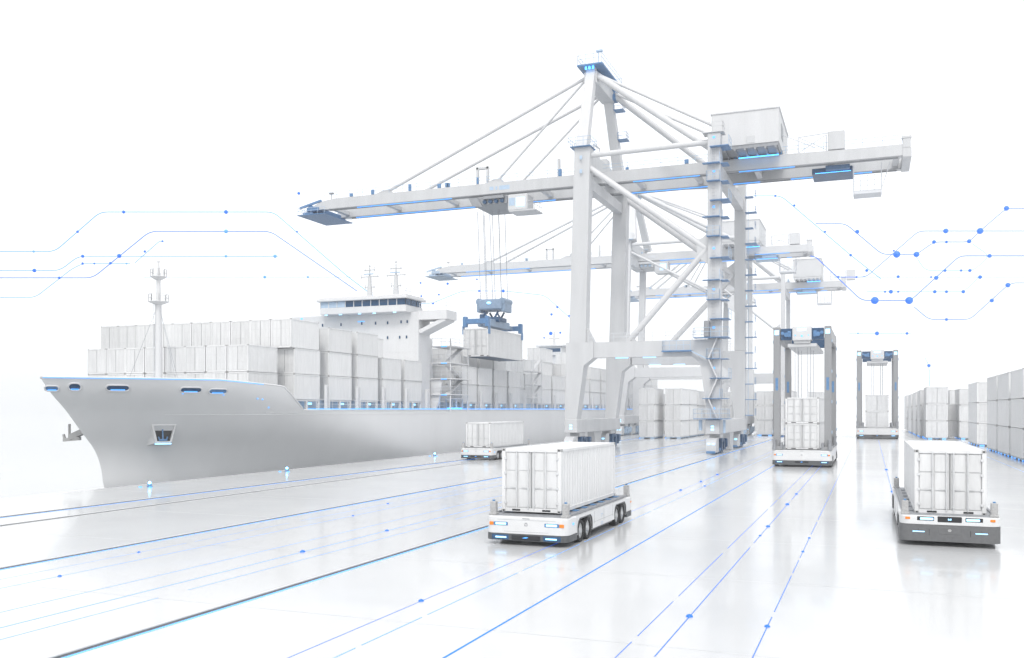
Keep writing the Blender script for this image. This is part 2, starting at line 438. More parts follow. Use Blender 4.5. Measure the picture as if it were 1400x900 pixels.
# ------------------------------------------------------------------ shipping containers
CW, CH, CL = 2.44, 2.6, 6.06
def container_proto(detail=True):
    """Doors at -Y, origin at the bottom centre of the footprint."""
    root = thing('shipping_container', (0, 0, 0))
    b = MB(); hw, hl = CW/2, CL/2
    for sx in (-1, 1):
        for sy in (-1, 1):
            b.box(sx*hw, sx*(hw-.15), sy*hl, sy*(hl-.16), .0, CH, .012)
        b.box(sx*hw, sx*(hw-.09), -hl+.16, hl-.16, CH-.12, CH-.004, .01)
        b.box(sx*hw, sx*(hw-.11), -hl+.16, hl-.16, .02, .18, .01)
        # corrugated side wall
        n = 22; x_out = sx*(hw-.018); x_in = sx*(hw-.058)
        pts = []; y0 = -hl+.16; pitch = (2*hl-.32)/n
        for k in range(n):
            y = y0+k*pitch
            pts += [(x_in, y), (x_in, y+pitch*.30), (x_out, y+pitch*.5), (x_out, y+pitch*.80)]
        pts.append((x_in, y0+n*pitch))
        vs = [(p[0], p[1], .18) for p in pts]+[(p[0], p[1], CH-.12) for p in pts]
        m = len(pts)
        fs = [(i, i+1, i+1+m, i+m) for i in range(m-1)]
        if sx < 0: fs = [q[::-1] for q in fs]
        b.add(vs, fs)
    # front and rear headers and sills
    for sy in (-1, 1):
        b.box(-hw+.15, hw-.15, sy*hl, sy*(hl-.12), CH-.14, CH-.002, .01)
        b.box(-hw+.15, hw-.15, sy*hl, sy*(hl-.12), .015, .17, .01)
    # back wall, roof, floor
    n = 8; pts = []; pitch = (CW-.3)/n
    for k in range(n):
        x = -hw+.15+k*pitch
        pts += [(x, hl-.06), (x+pitch*.3, hl-.06), (x+pitch*.5, hl-.02), (x+pitch*.8, hl-.02)]
    pts.append((hw-.15, hl-.06)); m = len(pts)
    b.add([(p[0], p[1], .17) for p in pts]+[(p[0], p[1], CH-.14) for p in pts], [(i+m, i+1+m, i+1, i) for i in range(m-1)])
    n = 14; pts = []; pitch = (CL-.24)/n
    for k in range(n):
        y = -hl+.12+k*pitch
        pts += [(y, CH-.04), (y+pitch*.3, CH-.04), (y+pitch*.5, CH-.015), (y+pitch*.8, CH-.015)]
    pts.append((hl-.12, CH-.04)); m = len(pts)
    b.add([(-hw+.09, p[0], p[1]) for p in pts]+[(hw-.09, p[0], p[1]) for p in pts], [(i+m, i+1+m, i+1, i)[::-1] for i in range(m-1)])
    b.box(-hw+.11, hw-.11, -hl+.12, hl-.12, .05, .12)
    if detail:
        build('body', b, 'box_white', root)
        u = MB(); u.box(-hw+.12, hw-.12, -hl+.13, hl-.13, .02, .048); build('underfloor', u, 'blue_dark', root)
    else:
        c = MB()
        for sx in (-1, 1):
            for sy in (-1, 1):
                for z in (0, CH-.1):
                    c.box(sx*(hw+.004), sx*(hw-.165), sy*(hl+.004), sy*(hl-.178), z-.003, z+.1, .01)
        build_multi('body', [(b, 'box_white'), (c, 'casting')], root)
    for sx in (-1, 1):
        b = MB(); x0, x1 = sx*.012, sx*(hw-.151)
        yb = -hl+.05
        b.box(x0, x1, yb-.012, yb+.05, .174, CH-.143, .006)
        w = (hw-.155-.012)
        for c in range(2):
            for r_ in range(3):
                xa = sx*(.012+.03+c*(w/2)); xb = sx*(.012+w/2-.025+c*(w/2))
                za = .185+.02+r_*.755; zb = za+.715
                b.box(xa, xb, yb-.03, yb-.013, za, zb, .012)
        d = build('door', b, 'door_white', root)
        s = MB(); s.box(sx*.003, sx*.011, yb-.03, yb+.02, .19, CH-.16)
        build('door_seal', s, 'seam', d, smooth=False)
        if detail:
            for xx in (.12, .60):
                lb = MB(); lb.tube((sx*xx, -hl-.004, .12), (sx*xx, -hl-.004, CH-.09), .027, 8)
                for z in (.3, .95, 1.65, 2.3): lb.box(sx*xx-.045, sx*xx+.045, -hl-.012, -hl+.03, z-.025, z+.025, .005)
                lb.box(sx*xx-.02, sx*xx+.30*sx*0+.02, -hl-.03, -hl-.01, .85, 1.25, .006)
                lb.box(sx*xx, sx*(xx+.26), -hl-.025, -hl-.01, 1.02, 1.05, .004)
                build('locking_bar', lb, 'bar', d)
            for z in (.4, 1.0, 1.6, 2.2):
                h = MB(); h.box(sx*(hw-.20), sx*(hw-.10), -hl-.016, -hl+.01, z-.05, z+.05, .006)
                build('hinge', h, 'bar', d)
    if detail:
        for sx in (-1, 1):
            for sy in (-1, 1):
                for z in (0, CH-.115):
                    c = MB()
                    c.box(sx*(hw+.004), sx*(hw-.165), sy*(hl+.004), sy*(hl-.178), z-.003, z+.118, .014)
                    o = build('corner_casting', c, 'casting', root)
                    h = MB(); h.box(sx*(hw-.055), sx*(hw-.115), sy*(hl+.0055), sy*(hl-.02), z+.03, z+.09)
                    build('casting_slot', h, 'black', o, smooth=False)
        for xx in (-.62, .62):
            p = MB(); p.box(xx-.17, xx+.17, -hl-.003, -hl+.05, .05, .13, .004); build('fork_pocket', p, 'black', root, smooth=False)
    return root
C_FINE = container_proto(True)
C_PLAIN = container_proto(False)
USED = set()
def container(x, y, z, label, group=None, fine=False, size=(1, 1, 1), rz=0.0):
    """x = centre, y = door face, z = underside."""
    p = C_FINE if fine else C_PLAIN
    if p.name in USED: o = copy_tree(p)
    else: o = p; USED.add(p.name)
    o.scale = size
    o.location = (x, y+CL/2*size[1], z)
    o.rotation_euler = (0, 0, rz)
    return tag(o, label, 'container', group)

# ------------------------------------------------------------------ automated flat vehicles
def rounded_nose(w, y0, y1, r, n=6):
    """plan polygon, front (-Y) corners rounded"""
    p = []
    for i in range(n+1):
        a = math.pi+math.pi/2*i/n
        p.append((-w/2+r+r*math.cos(a), y0+r+r*math.sin(a)))
    for i in range(n+1):
        a = 1.5*math.pi+math.pi/2*i/n
        p.append((w/2-r+r*math.cos(a), y0+r+r*math.sin(a)))
    p += [(w/2, y1), (-w/2, y1)]
    return p
def shift_poly(p, k): return [(x, k-y) for x, y in p][::-1]

def wheel_pair(root, x, yc, r=.47, w=.34, mat='tyre', gap=1.02):
    sx = 1 if x > 0 else -1
    for dy in (-gap/2, gap/2):
        b = MB()
        prof = [(r*.72, 0), (r*.97, 0), (r, .05), (r, w-.05), (r*.97, w), (r*.72, w)]
        n = 24
        for (ra, wa), (rb, wb) in zip(prof, prof[1:]+prof[:1]):
            vs = []
            for i in range(n):
                a = 2*math.pi*i/n
                vs.append((x-sx*wa, yc+dy+ra*math.cos(a), r+ra*math.sin(a)))
            for i in range(n):
                a = 2*math.pi*i/n
                vs.append((x-sx*wb, yc+dy+rb*math.cos(a), r+rb*math.sin(a)))
            fs = [(i, (i+1) % n, (i+1) % n+n, i+n) for i in range(n)]
            if sx < 0: fs = [q[::-1] for q in fs]
            b.add(vs, fs)
        t = build('wheel', b, mat, root)
        h = MB(); h.tube((x-sx*.05, yc+dy, r), (x-sx*(w-.02), yc+dy, r), r*.70, 20, r*.74)
        h.tube((x+sx*.015, yc+dy, r), (x-sx*.06, yc+dy, r), r*.22, 12, r*.34)
        for i in range(8):
            a = 2*math.pi*i/8
            h.tube((x-sx*.03, yc+dy+r*.5*math.cos(a), r+r*.5*math.sin(a)), (x-sx*.06, yc+dy+r*.5*math.cos(a), r+r*.5*math.sin(a)), .03, 6)
        build('rim', h, 'rim', t)

def flat_vehicle(loc, W, L, label, style='white', top=1.15, skirt=.5, group=None, arches=None, posts=True, name='transport_vehicle'):
    root = thing(name, (0, 0, 0), label, 'vehicle', group)
    root.location = loc
    lo = .24; q = .36
    arches = arches or ((1.35, 3.45), (L-3.45, L-1.35))
    y_in = arches[0][0]-.12
    # white upper shell: two rounded noses and the sides with wheel arches
    b = MB()
    nose = rounded_nose(W, 0, y_in, q)
    b.prism(nose, 'z', skirt+.012, top-.05)
    ins = [(x*(1-.06/(W/2)), y+.05) if y < y_in else (x*(1-.06/(W/2)), y) for x, y in nose]
    n = len(nose)
    b.add([(x, y, top-.05) for x, y in nose]+[(x, y, top) for x, y in ins], [(i, (i+1) % n, (i+1) % n+n, i+n) for i in range(n)]+[tuple(range(n, 2*n))])
    rear = shift_poly(nose, L)
    b.prism(rear, 'z', skirt+.012, top-.05)
    rin = shift_poly(ins, L)
    b.add([(x, y, top-.05) for x, y in rear]+[(x, y, top) for x, y in rin], [(i, (i+1) % n, (i+1) % n+n, i+n) for i in range(n)]+[tuple(range(n, 2*n))])
    side = [(y_in, top-.02), (y_in, lo+.12)]
    za = .47*2+.06
    for a0, a1 in arches:
        side += [(a0, lo+.12), (a0, za-.28), (a0+.10, za-.10), (a0+.28, za), (a1-.28, za), (a1-.10, za-.10), (a1, za-.28), (a1, lo+.12)]
    side += [(L-y_in, lo+.12), (L-y_in, top-.02)]
    for sx in (-1, 1):
        b.prism(side, 'x', sx*(W/2-.002), sx*(W/2-.42))
    build('body', b, 'agv', root)
    # arch lips, panel lines and lower side edging
    ab = MB()
    for a0, a1 in arches:
        pts = [(a0, lo+.14), (a0, za-.28), (a0+.10, za-.10), (a0+.28, za), (a1-.28, za), (a1-.10, za-.10), (a1, za-.28), (a1, lo+.14)]
        for sx in (-1, 1):
            ab.path([(sx*(W/2-.01), y, z) for y, z in pts], .03, 6)
    build('arch_trim', ab, 'dark', root)
    pl = MB()
    for sx in (-1, 1):
        for yy in (y_in+.0, arches[0][1]+.35, arches[1][0]-.35, L/2):
            pl.box(sx*(W/2-.01), sx*(W/2+.003), yy-.008, yy+.008, lo+.3, top-.08)
        pl.box(sx*(W/2-.01), sx*(W/2+.003), arches[0][1]+.3, arches[1][0]-.3, .62, .632)
    build('panel_gap', pl, 'seam', root, smooth=False)
    # chassis between the wheels
    b = MB(); b.box(-W/2+.44, W/2-.44, .35, L-.35, lo-.02, top-.06)
    b.box(-W/2+.1, W/2-.1, arches[0][1]+.1, arches[1][0]-.1, lo+.02, lo+.3)
    build('chassis', b, 'dark', root)
    # dark bumper round the noses
    b = MB()
    nz = rounded_nose(W+.03, -.02, y_in, q)
    for poly in (nz, shift_poly(nz, L)):
        b = MB(); b.prism(poly, 'z', lo-.04, skirt); build('bumper', b, 'skirt' if style == 'grey' else 'dark', root)
    for ya in arches:
        for sx in (-1, 1):
            wheel_pair(root, sx*(W/2-.03), (ya[0]+ya[1])/2)
    # deck with edge rails and bolsters
    b = MB(); b.box(-W/2+.14, W/2-.14, .3, L-.3, top-.03, top+.035, .01)
    for sx in (-1, 1): b.box(sx*(W/2-.12), sx*(W/2-.22), .6, L-.6, top+.02, top+.10, .01)
    build('deck', b, 'steel', root)
    return root

def vehicle_front(root, W, L, style, top, skirt):
    hw = W/2
    mid = (skirt+top)/2+.06
    if style == 'grey':
        for sx in (-1, 1):
            b = MB(); b.box(sx*.56, sx*1.20, -.012, .05, mid-.085, mid+.085, .02); h = build('headlight', b, 'black', root)
            b = MB(); b.box(sx*.60, sx*1.08, -.03, .0, mid-.045, mid+.045, .02); build('lens', b, 'glow_white', h)
            b = MB(); b.box(sx*.92, sx*1.36, -.035, .02, skirt-.30, skirt-.265, .008); build('fog_light', b, 'glow_white', root)
            b = MB(); b.box(sx*(hw-.38), sx*(hw-.20), -.014, .05, mid-.045, mid+.055, .012); build('indicator', b, 'amber', root)
            b = MB(); b.box(sx*.74, sx*.755, -.026, .0, skirt-.42, skirt-.18); b.box(sx*1.14, sx*1.15, -.026, 0, skirt-.30, skirt-.16)
            build('bumper_seam', b, 'black', root, smooth=False)
        b = MB(); b.box(-.44, .44, -.022, .05, mid-.12, mid+.11, .02); g = build('display_panel', b, 'black', root)
        b = MB(); b.box(-.06, -.02, -.027, -.02, mid-.03, mid+.03); b.box(-.01, .06, -.027, -.02, mid-.03, mid+.0); b.box(.02, .06, -.027, -.02, mid+.01, mid+.035)
        build('display_glyph', b, 'glow_white', g, smooth=False)
        b = MB(); b.box(-.42, .42, -.028, .0, skirt-.36, skirt-.06, .02); p = build('hatch', b, 'skirt', root)
        e = MB(); e.prism([(-.07, skirt-.2), (-.035, skirt-.25), (.035, skirt-.25), (.07, skirt-.2), (.035, skirt-.15), (-.035, skirt-.15)], 'y', -.034, -.026)
        build('emblem', e, 'casting', p)
        b = MB(); b.prism([(-.09, top-.1), (.09, top-.1), (.05, top-.06), (-.05, top-.06)], 'y', -.012, .03); build('latch', b, 'steel', root)
    else:
        for sx in (-1, 1):
            b = MB(); b.box(sx*(hw-.98), sx*(hw-.34), -.014, .05, mid-.09, mid+.07, .02); h = build('headlight', b, 'blue', root)
            b = MB(); b.box(sx*(hw-.90), sx*(hw-.44), -.03, .0, mid-.05, mid+.035, .02); build('lens', b, 'glow_white', h)
            b = MB(); b.box(sx*(hw-.35), sx*(hw-.16), -.013, .05, mid-.08, mid+.055, .015); build('indicator', b, 'amber', root)
            b = MB(); b.box(sx*(hw-1.02), sx*(hw-.28), -.034, .0, skirt-.24, skirt-.03, .02); f = build('fog_light', b, 'blue_dark', root)
            b = MB(); b.box(sx*(hw-.92), sx*(hw-.44), -.046, -.02, skirt-.17, skirt-.11, .01); build('lens', b, 'glow_white', f)
        b = MB(); b.box(-.62, .62, -.036, .0, skirt-.24, skirt-.04, .02); g = build('grille', b, 'black', root)
        b = MB(); b.prism([(-.16, skirt-.15), (.02, skirt-.15), (.12, skirt-.12), (.0, skirt-.10), (-.06, skirt-.12)], 'y', -.042, -.034); build('grille_light', b, 'glow_soft', g)
        e = MB()
        pts = [(-.06, mid-.06), (.06, mid-.06), (.035, mid+.05), (-.035, mid+.05), (-.06, mid-.06)]
        e.path([(x, -.004, z) for x, z in pts], .012, 5); build('emblem', e, 'steel', root)
        b = MB(); b.box(-.16, .16, -.01, .03, top-.085, top-.05, .008); build('latch', b, 'steel', root)
        pl = MB()
        for a, c in (((-hw+.5, top-.13), (hw-.5, top-.13)), ((-hw+.8, skirt+.1), (hw-.8, skirt+.1))):
            pl.box(a[0], c[0], -.003, .01, a[1]-.005, a[1]+.005)
        build('panel_gap', pl, 'seam', root, smooth=False)

def guide_posts(root, W, L, top, rear_only=False):
    for sx in (-1, 1):
        for yy in ((.28,) if not rear_only else ())+(L-.55,):
            b = MB(); x = sx*(W/2-.20)
            b.box(x-.13, x+.13, yy, yy+.24, top, top+.56, .03)
            b.box(x-.16, x+.16, yy-.05, yy+.3, top, top+.10, .02)
            p = build('guide_post', b, 'casting', root)
            c = MB(); c.box(x-.05, x+.05, yy+.06, yy+.16, top+.56, top+.62, .01); build('sensor', c, 'blue', p)
def bolsters(root, W, L, top, cw, y0, y1, mat='blue'):
    b = MB(); n = 7
    for k in range(n):
        y = y0+.3+(y1-y0-.6)*k/(n-1)
        for sx in (-1, 1): b.box(sx*(cw/2-.3), sx*(cw/2+.12), y-.14, y+.14, top+.03, top+.085, .01)
    build('load_bolster', b, mat, root)

def side_marks(root, W, L, top):
    b = MB(); x = W/2
    y = L*.47
    for a, c in (((y-.13, .86), (y+.13, .86)), ((y-.13, .86), (y-.13, .72)), ((y+.13, .86), (y+.13, .76))):
        b.beam((x+.003, a[0], a[1]), (x+.003, c[0], c[1]), .006, .025)
    for a, c in (((y-.14, .50), (y+.14, .50)), ((y-.14, .50), (y-.14, .40)), ((y+.14, .5), (y+.14, .40)), ((y-.14, .40), (y+.14, .40))):
        b.beam((x+.003, a[0], a[1]), (x+.003, c[0], c[1]), .006, .022)
    build('side_emblem', b, 'blue_pale', root, smooth=False)
    for yy, c in ((L-.35, 'amber'), (.75, 'glow_soft')):
        b = MB(); b.box(x-.02, x+.012, yy-.1, yy+.1, .84, .93, .01); build('side_light', b, c, root)

# centre vehicle
W, L, T, S = 3.52, 10.6, 1.16, .46
v = flat_vehicle((-12.92, 34.5, 0), W, L, 'white flat vehicle with blue headlights carrying the big container in mid floor', 'white', T, S, 'driverless container vehicles')
vehicle_front(v, W, L, 'white', T, S); guide_posts(v, W, L, T); bolsters(v, W, L, T, 2.62, 1.0, 9.4); side_marks(v, W, L, T)
container(-13.03, 35.4, T+.085, 'large white ribbed container on the vehicle in the middle of the floor', None, True, (2.6/CW, 8.5/CL, 2.63/CH))
# right vehicle
W, L, T, S = 3.66, 14.0, 1.22, .86
v = flat_vehicle((2.95, 40.4, 0), W, L, 'white and grey flat vehicle with wide grey bumper and black display panel', 'grey', T, S, 'driverless container vehicles')
vehicle_front(v, W, L, 'grey', T, S); guide_posts(v, W, L, T); bolsters(v, W, L, T, 2.66, 1.2, 12, 'steel')
container(3.02, 41.2, T+.0, 'long white container on the grey bumper vehicle at the right', None, True, (2.66/CW, 12.2/CL, 2.62/CH))
# far left vehicle beside the ship
W, L, T, S = 3.75, 12.4, 1.30, .55
v = flat_vehicle((-39.75, 90.7, 0), W, L, 'small white flat vehicle driving beside the ship hull', 'white', T, S, 'driverless container vehicles')
vehicle_front(v, W, L, 'white', T, S); guide_posts(v, W, L, T); side_marks(v, W, L, T)
container(-39.85, 91.5, T+.05, 'white container on the small vehicle beside the ship hull', None, True, (2.87/CW, 10.3/CL, 2.72/CH))

# ------------------------------------------------------------------ straddle carriers
def straddle(loc):
    W, L, T, S = 5.42, 15.6, 1.60, .62
    root = flat_vehicle(loc, W, L, None, 'white', T, S, 'straddle carriers', ((1.5, 3.7), (L-3.7, L-1.5)), name='straddle_carrier')
    root['category'] = 'straddle carrier'
    hw = W/2; X, Y, Z = 0, 0, 0
    vehicle_front(root, W, L, 'white', T, S)
    TOP = 13.45
    lx = hw-.38
    for yy in (.9, 13.8):
        for sx in (-1, 1):
            b = MB(); b.box(sx*(lx-.30), sx*(lx+.32), yy-.42, yy+.42, T, TOP, .05)
            b.box(sx*(lx-.5), sx*(lx+.4), yy-.7, yy+.7, T, T+.35, .05)
            leg = build('leg', b, 'leg_grey', root)
            b = MB(); b.box(sx*lx-.12, sx*lx+.12, yy-.44, yy-.42, TOP-6.1, TOP-4.9, .01); build('leg_panel', b, 'blue', leg)
            b = MB(); b.box(sx*lx-.2, sx*lx+.2, yy-.45, yy-.42, TOP-.75, TOP-.3, .01); build('leg_lamp', b, 'glow_white', leg)
            b = MB()
            for k in range(4): b.box(sx*(lx+.32), sx*(lx+.40), yy-.2, yy+.2, T+1.6+k*2.9, T+1.9+k*2.9, .02)
            build('cable_clamp', b, 'blue_pale', leg)
            # guide bollard at the foot
            b = MB(); b.tube((sx*(hw-.18), yy-.75, T), (sx*(hw-.18), yy-.75, T+.9), .17, 10); b.tube((sx*(hw-.18), yy-.75, T+.9), (sx*(hw-.18), yy-.75, T+1.05), .22, 10)
            b.box(sx*(hw-.95), sx*(hw-.7), yy-.7, yy-.3, T, T+.75, .05)
            build('foot_guide', b, 'steel', root)
    for sx in (-1, 1):
        b = MB(); b.box(sx*(lx-.3), sx*(lx+.3), .9+.5, 13.8-.5, TOP-1.25, TOP-.1, .04); build('side_beam', b, 'leg_grey', root)
    for yy in (.9, 13.8):
        b = MB(); b.box(-lx+.36, lx-.36, yy-.28, yy+.35, TOP-1.25, TOP-.15, .03); cb = build('cross_beam', b, 'blue_dark', root)
        if yy < 2:
            for sx in (-1, 1):
                b = MB()
                b.box(sx*1.0, sx*1.35, yy-.42, yy-.28, TOP-1.0, TOP-.4, .05)
                b.tube((sx*1.45, yy-.5, TOP-.75), (sx*1.45, yy-.28, TOP-.75), .22, 12)
                b.tube((sx*1.8, yy-.45, TOP-.6), (sx*1.8, yy-.28, TOP-.6), .16, 12)
                build('drive_motor', b, 'blue', cb)
    b = MB(); b.box(-.88, .88, .25, 1.9, TOP-1.35, TOP+.02, .06); hz = build('hoist_housing', b, 'crane_light', root)
    b = MB(); b.box(-.42, .42, .235, .25, TOP-.42, TOP-.16, .01); build('lamp', b, 'glow_white', hz)
    b = MB()
    for x in (-.6, .6): b.tube((x, .22, TOP-.85), (x, .26, TOP-.85), .06, 8)
    b.box(-.08, .08, .23, .25, TOP-1.0, TOP-.85); build('lamp_small', b, 'glow_soft', hz)
    b = MB(); b.box(-1.35, 1.35, .6, 13.6, TOP-1.95, TOP-1.62, .04)
    b.box(-.75, .75, .45, 2.0, TOP-1.62, TOP-1.35, .03); build('trolley_frame', b, 'crane', root)
    for x in (-.72, -.45, .45, .72):
        for y in (1.6, 6.5):
            b = MB(); b.tube((x, y, TOP-1.9), (x, y, 6.6), .022, 5); build('hoist_rope', b, 'rope', root)
    return root
sc1 = straddle((-6.1, 91.2, 0))
tag(sc1, 'tall straddle carrier near the big crane landside legs, showing its right flank', 'straddle carrier', 'straddle carriers')
sc2 = copy_tree(sc1)
sc2.location = (1.2, 184, 0); sc2.scale = (1.36, 1.0, 1.235)
tag(sc2, 'distant straddle carrier facing straight on, behind the lane with white stacks at right', 'straddle carrier', 'straddle carriers')
G = 'containers on straddle carriers'
for k, w in enumerate(('lower', 'upper')):
    container(-6.12, 92.1, 1.66+k*2.5, w+' white container inside the nearer straddle carrier', G, True, (3.12/CW, 12.0/CL, 2.49/CH))
    container(1.15, 185.2, 2.05+k*3.1, w+' white container inside the distant straddle carrier', G, False, (4.05/CW, 12.0/CL, 3.09/CH))

# ------------------------------------------------------------------ stacks on the quay
def stack(x, y, n, size, name, group, base=.33, rows=None, plinth=True, skip=()):
    """one pile of n containers; x = centre, y = door face"""
    lv = {1: ['only'], 2: ['bottom', 'top'], 3: ['bottom', 'middle', 'top'], 4: ['bottom', 'second', 'third', 'top']}[n]
    for k in range(n):
        if k in skip: continue
        container(x+random.uniform(-.03, .03), y+random.uniform(-.05, .05), base+k*CH*size[2]*1.01, f'white container, {lv[k]} of the {name}', group, False, size)
    if plinth:
        r = thing('stack_plinth', (x, y, 0), f'blue lit plinth under the {name}', 'plinth', 'plinths under the container stacks')
        w, l = CW*size[0], CL*size[1]
        b = MB()
        for sx in (-1, 1):
            for q in (.03, .35, .65, .97):
                yy = y+l*q
                b.box(x+sx*w*.32-.35, x+sx*w*.32+.35, yy-.3, yy+.3, .0, base-.01, .02)
        b.box(x-w/2, x+w/2, y+.05, y+l-.05, base-.12, base-.015, .01)
        build('support', b, 'blue_pale', r)
        for q in (.05, .35, .65, .95):
            b = MB(); b.box(x-w/2-.01, x-w/2+.05, y+l*q-.22, y+l*q+.22, .05, base-.12, .01); build('lamp', b, 'glow_soft', r)
        for sx in (-1, 1):
            b = MB(); b.box(x+sx*w*.32-.3, x+sx*w*.32+.3, y-.05, y, .05, base-.12, .01); build('lamp', b, 'glow_soft', r)
GR = 'containers stacked along the right side'
big = (3.6/CW, 1, 3.17/(CH*1.01))
def S(w, l, h): return (w/CW, l/CL, h/(CH*1.01))
xw_ = 14.8+1.8
stack(xw_, 95.4, 3, S(3.6, 9.7, 3.2), 'nearest right stack, cut by the picture edge', GR)
stack(xw_, 107.9, 3, S(3.6, 9.1, 3.17), 'right stack second nearest to the picture edge', GR)
stack(xw_, 118.7, 3, S(3.6, 9.8, 3.17), 'right stack third from the picture edge', GR)
stack(xw_, 129.9, 3, S(3.6, 10, 3.17), 'right stack fourth from the picture edge', GR)
stack(xw_, 152, 3, S(3.6, 13, 3.1), 'right stack just past the gap, showing its doors', GR)
stack(xw_+3.9, 152.4, 3, S(3.6, 13, 3.1), 'stack behind the door showing right stack', GR, plinth=False)
stack(16.9, 186, 3, S(3.4, 10, 3.0), 'stack far back seen through the gap', GR)
stack(20.6, 186, 3, S(3.4, 10, 3.0), 'stack far back hidden behind the gap', GR, plinth=False)
stack(17.2, 212, 3, S(3.4, 12, 3.1), 'farthest right stack fading into the white haze', GR, plinth=False)
stack(11.35, 184, 3, S(3.6, 9, 3.1), 'right stack standing by itself with its doors facing the lane', GR)
stack(15.1, 190, 2, S(3.4, 9, 3.1), 'lower pair right behind the stack standing by itself', GR, plinth=False)
stack(10.9, 196, 3, S(3.6, 12, 3.0), 'first stack along the lane behind the free standing stack', GR)
stack(10.7, 211, 3, S(3.6, 14, 2.95), 'second stack along the lane behind the free standing stack', GR)
stack(10.5, 228, 3, S(3.6, 16, 2.9), 'third stack along the lane behind the free standing stack', GR)
stack(10.2, 247, 3, S(3.6, 16, 2.9), 'last stack along the lane at the right, faint in haze', GR, plinth=False)
GM = 'containers stacked behind the big crane'
stack(-38.95, 168.7, 3, S(3.0, 7.5, 3.05), 'left stack seen through the big crane portal', GM)
stack(-34.45, 170.8, 3, S(3.1, 8, 3.05), 'right stack seen through the big crane portal', GM)
stack(-34.45, 179.6, 3, S(3.1, 8, 3.05), 'stack close behind the right portal stack', GM)
stack(-34.45, 188.6, 3, S(3.1, 8, 3.0), 'second stack behind the right portal stack', GM)
stack(-34.6, 200, 3, S(3.1, 12, 3.0), 'third stack behind the right portal stack', GM, plinth=False)
stack(-30.0, 205, 3, S(3.1, 12, 3.0), 'stack seen left of the landside crane legs', GM, plinth=False)
stack(-48.3, 215, 3, S(3.1, 12, 3.0), 'faint stack beside the far quayside crane leg', GM, plinth=False)
stack(-44.3, 216, 2, S(3.1, 12, 3.0), 'faint low stack beside the far quayside crane leg', GM, plinth=False)
stack(-20.4, 196, 3, S(3.2, 12, 3.0), 'faint stack just right of the landside crane legs', GM)
stack(-16.2, 192, 3, S(3.2, 12, 3.0), 'faint stack behind the left leg of the nearer straddle carrier', GM)
stack(-23.8, 220, 3, S(3.2, 12, 3.1), 'far faint stack behind the landside crane legs', GM, plinth=False)
stack(-12.0, 226, 3, S(3.2, 12, 3.1), 'far faint stack right of the nearer straddle carrier', GM, plinth=False)
# ------------------------------------------------------------------ the ship
STEM = [(-3.2,65.2),(-1.7,63.94),(0.43,63.6),(1.96,62.9),(3.39,61.5),(5.7,59.5),(6.8,58.2),(8.3,57.1)]
def stem(z):
    if z <= STEM[0][0]: return STEM[0][1]
    for (z0, y0), (z1, y1) in zip(STEM, STEM[1:]):
        if z <= z1:
            return y0+(y1-y0)*(z-z0)/(z1-z0)
    return STEM[-1][1]-(z-8.3)*.73
def stem_s(z):                                  # smoothed
    return sum(stem(z+dz) for dz in (-.6, -.3, 0, .3, .6))/5
def half(Y, z):
    t = max(0, min(1, (z+1.7)/10))
    Lb = 44*(1-t)**1.2+22*t
    u = (Y-stem_s(z))/Lb
    if u <= 0: return 0
    if u >= 1: return 13
    return 13*(1-(1-u)**2)
CX = -65
def ztop(Y):
    if Y < 68: return 8.2
    if Y < 74.2: return 8.2-(Y-68)/6.2*.5
    if Y < 78: return 7.7-(Y-74.2)/3.8*2.3
    return 5.4
ship = thing('container_ship', (CX, 150, -1.7), 'long pale grey container ship with white bridge moored along the quay', 'ship')
def hull_sheet(zf, ys, nz):
    """zf(Y-parameter) -> list of z; both sides"""
    b = MB(); grid = []
    for u in ys:
        row = []
        for k in range(nz+1):
            row.append(zf(u, k/nz))
        grid.append(row)
    for sx in (1, -1):
        o = len(b.v)
        for row in grid:
            for (y, z) in row: b.v.append((CX+sx*half(y, z), y, z))
        n = nz+1
        for i in range(len(grid)-1):
            for k in range(nz):
                q = (o+i*n+k, o+(i+1)*n+k, o+(i+1)*n+k+1, o+i*n+k+1)
                b.f.append(q if sx > 0 else q[::-1])
    return b
us = [ (i/90)**2.0 for i in range(91) ]
YEND = 262
def zf_main(u, k):
    z = -3.2+8.6*k
    y0 = stem_s(z); return (y0+(YEND-y0)*u, z)
hb = hull_sheet(zf_main, us, 26)
def zf_fore(u, k):
    zt = 8.2; z = 5.4+k*(zt-5.4)
    y0 = stem_s(z); y = y0+(78-y0)*u
    # lower the top row where the bulwark drops
    f = ztop(y); z2 = 5.4+(f-5.4)*k
    return (max(y, stem_s(z2)), z2)
fb = hull_sheet(zf_fore, [(i/50)**1.6 for i in range(51)], 10)
hb.box(CX-13, CX+13, YEND-.05, YEND, -3.2, 5.4)
hull = build('hull', hb, 'hull', ship)
fore = build('forecastle_bulwark', fb, 'hull', ship)
b = MB(); pts = []
for i in range(61):
    y = 57.25+(77.8-57.25)*(i/60)**1.5
    pts.append((y, ztop(y)))
for sx in (1, -1): b.path([(CX+sx*(half(y, z)-.02), y, z+.04) for y, z in pts], .09, 6)
build('bulwark_cap', b, 'ship_white', ship)
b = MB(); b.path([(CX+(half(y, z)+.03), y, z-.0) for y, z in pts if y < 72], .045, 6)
build('rim_light', b, 'glow_soft', ship)
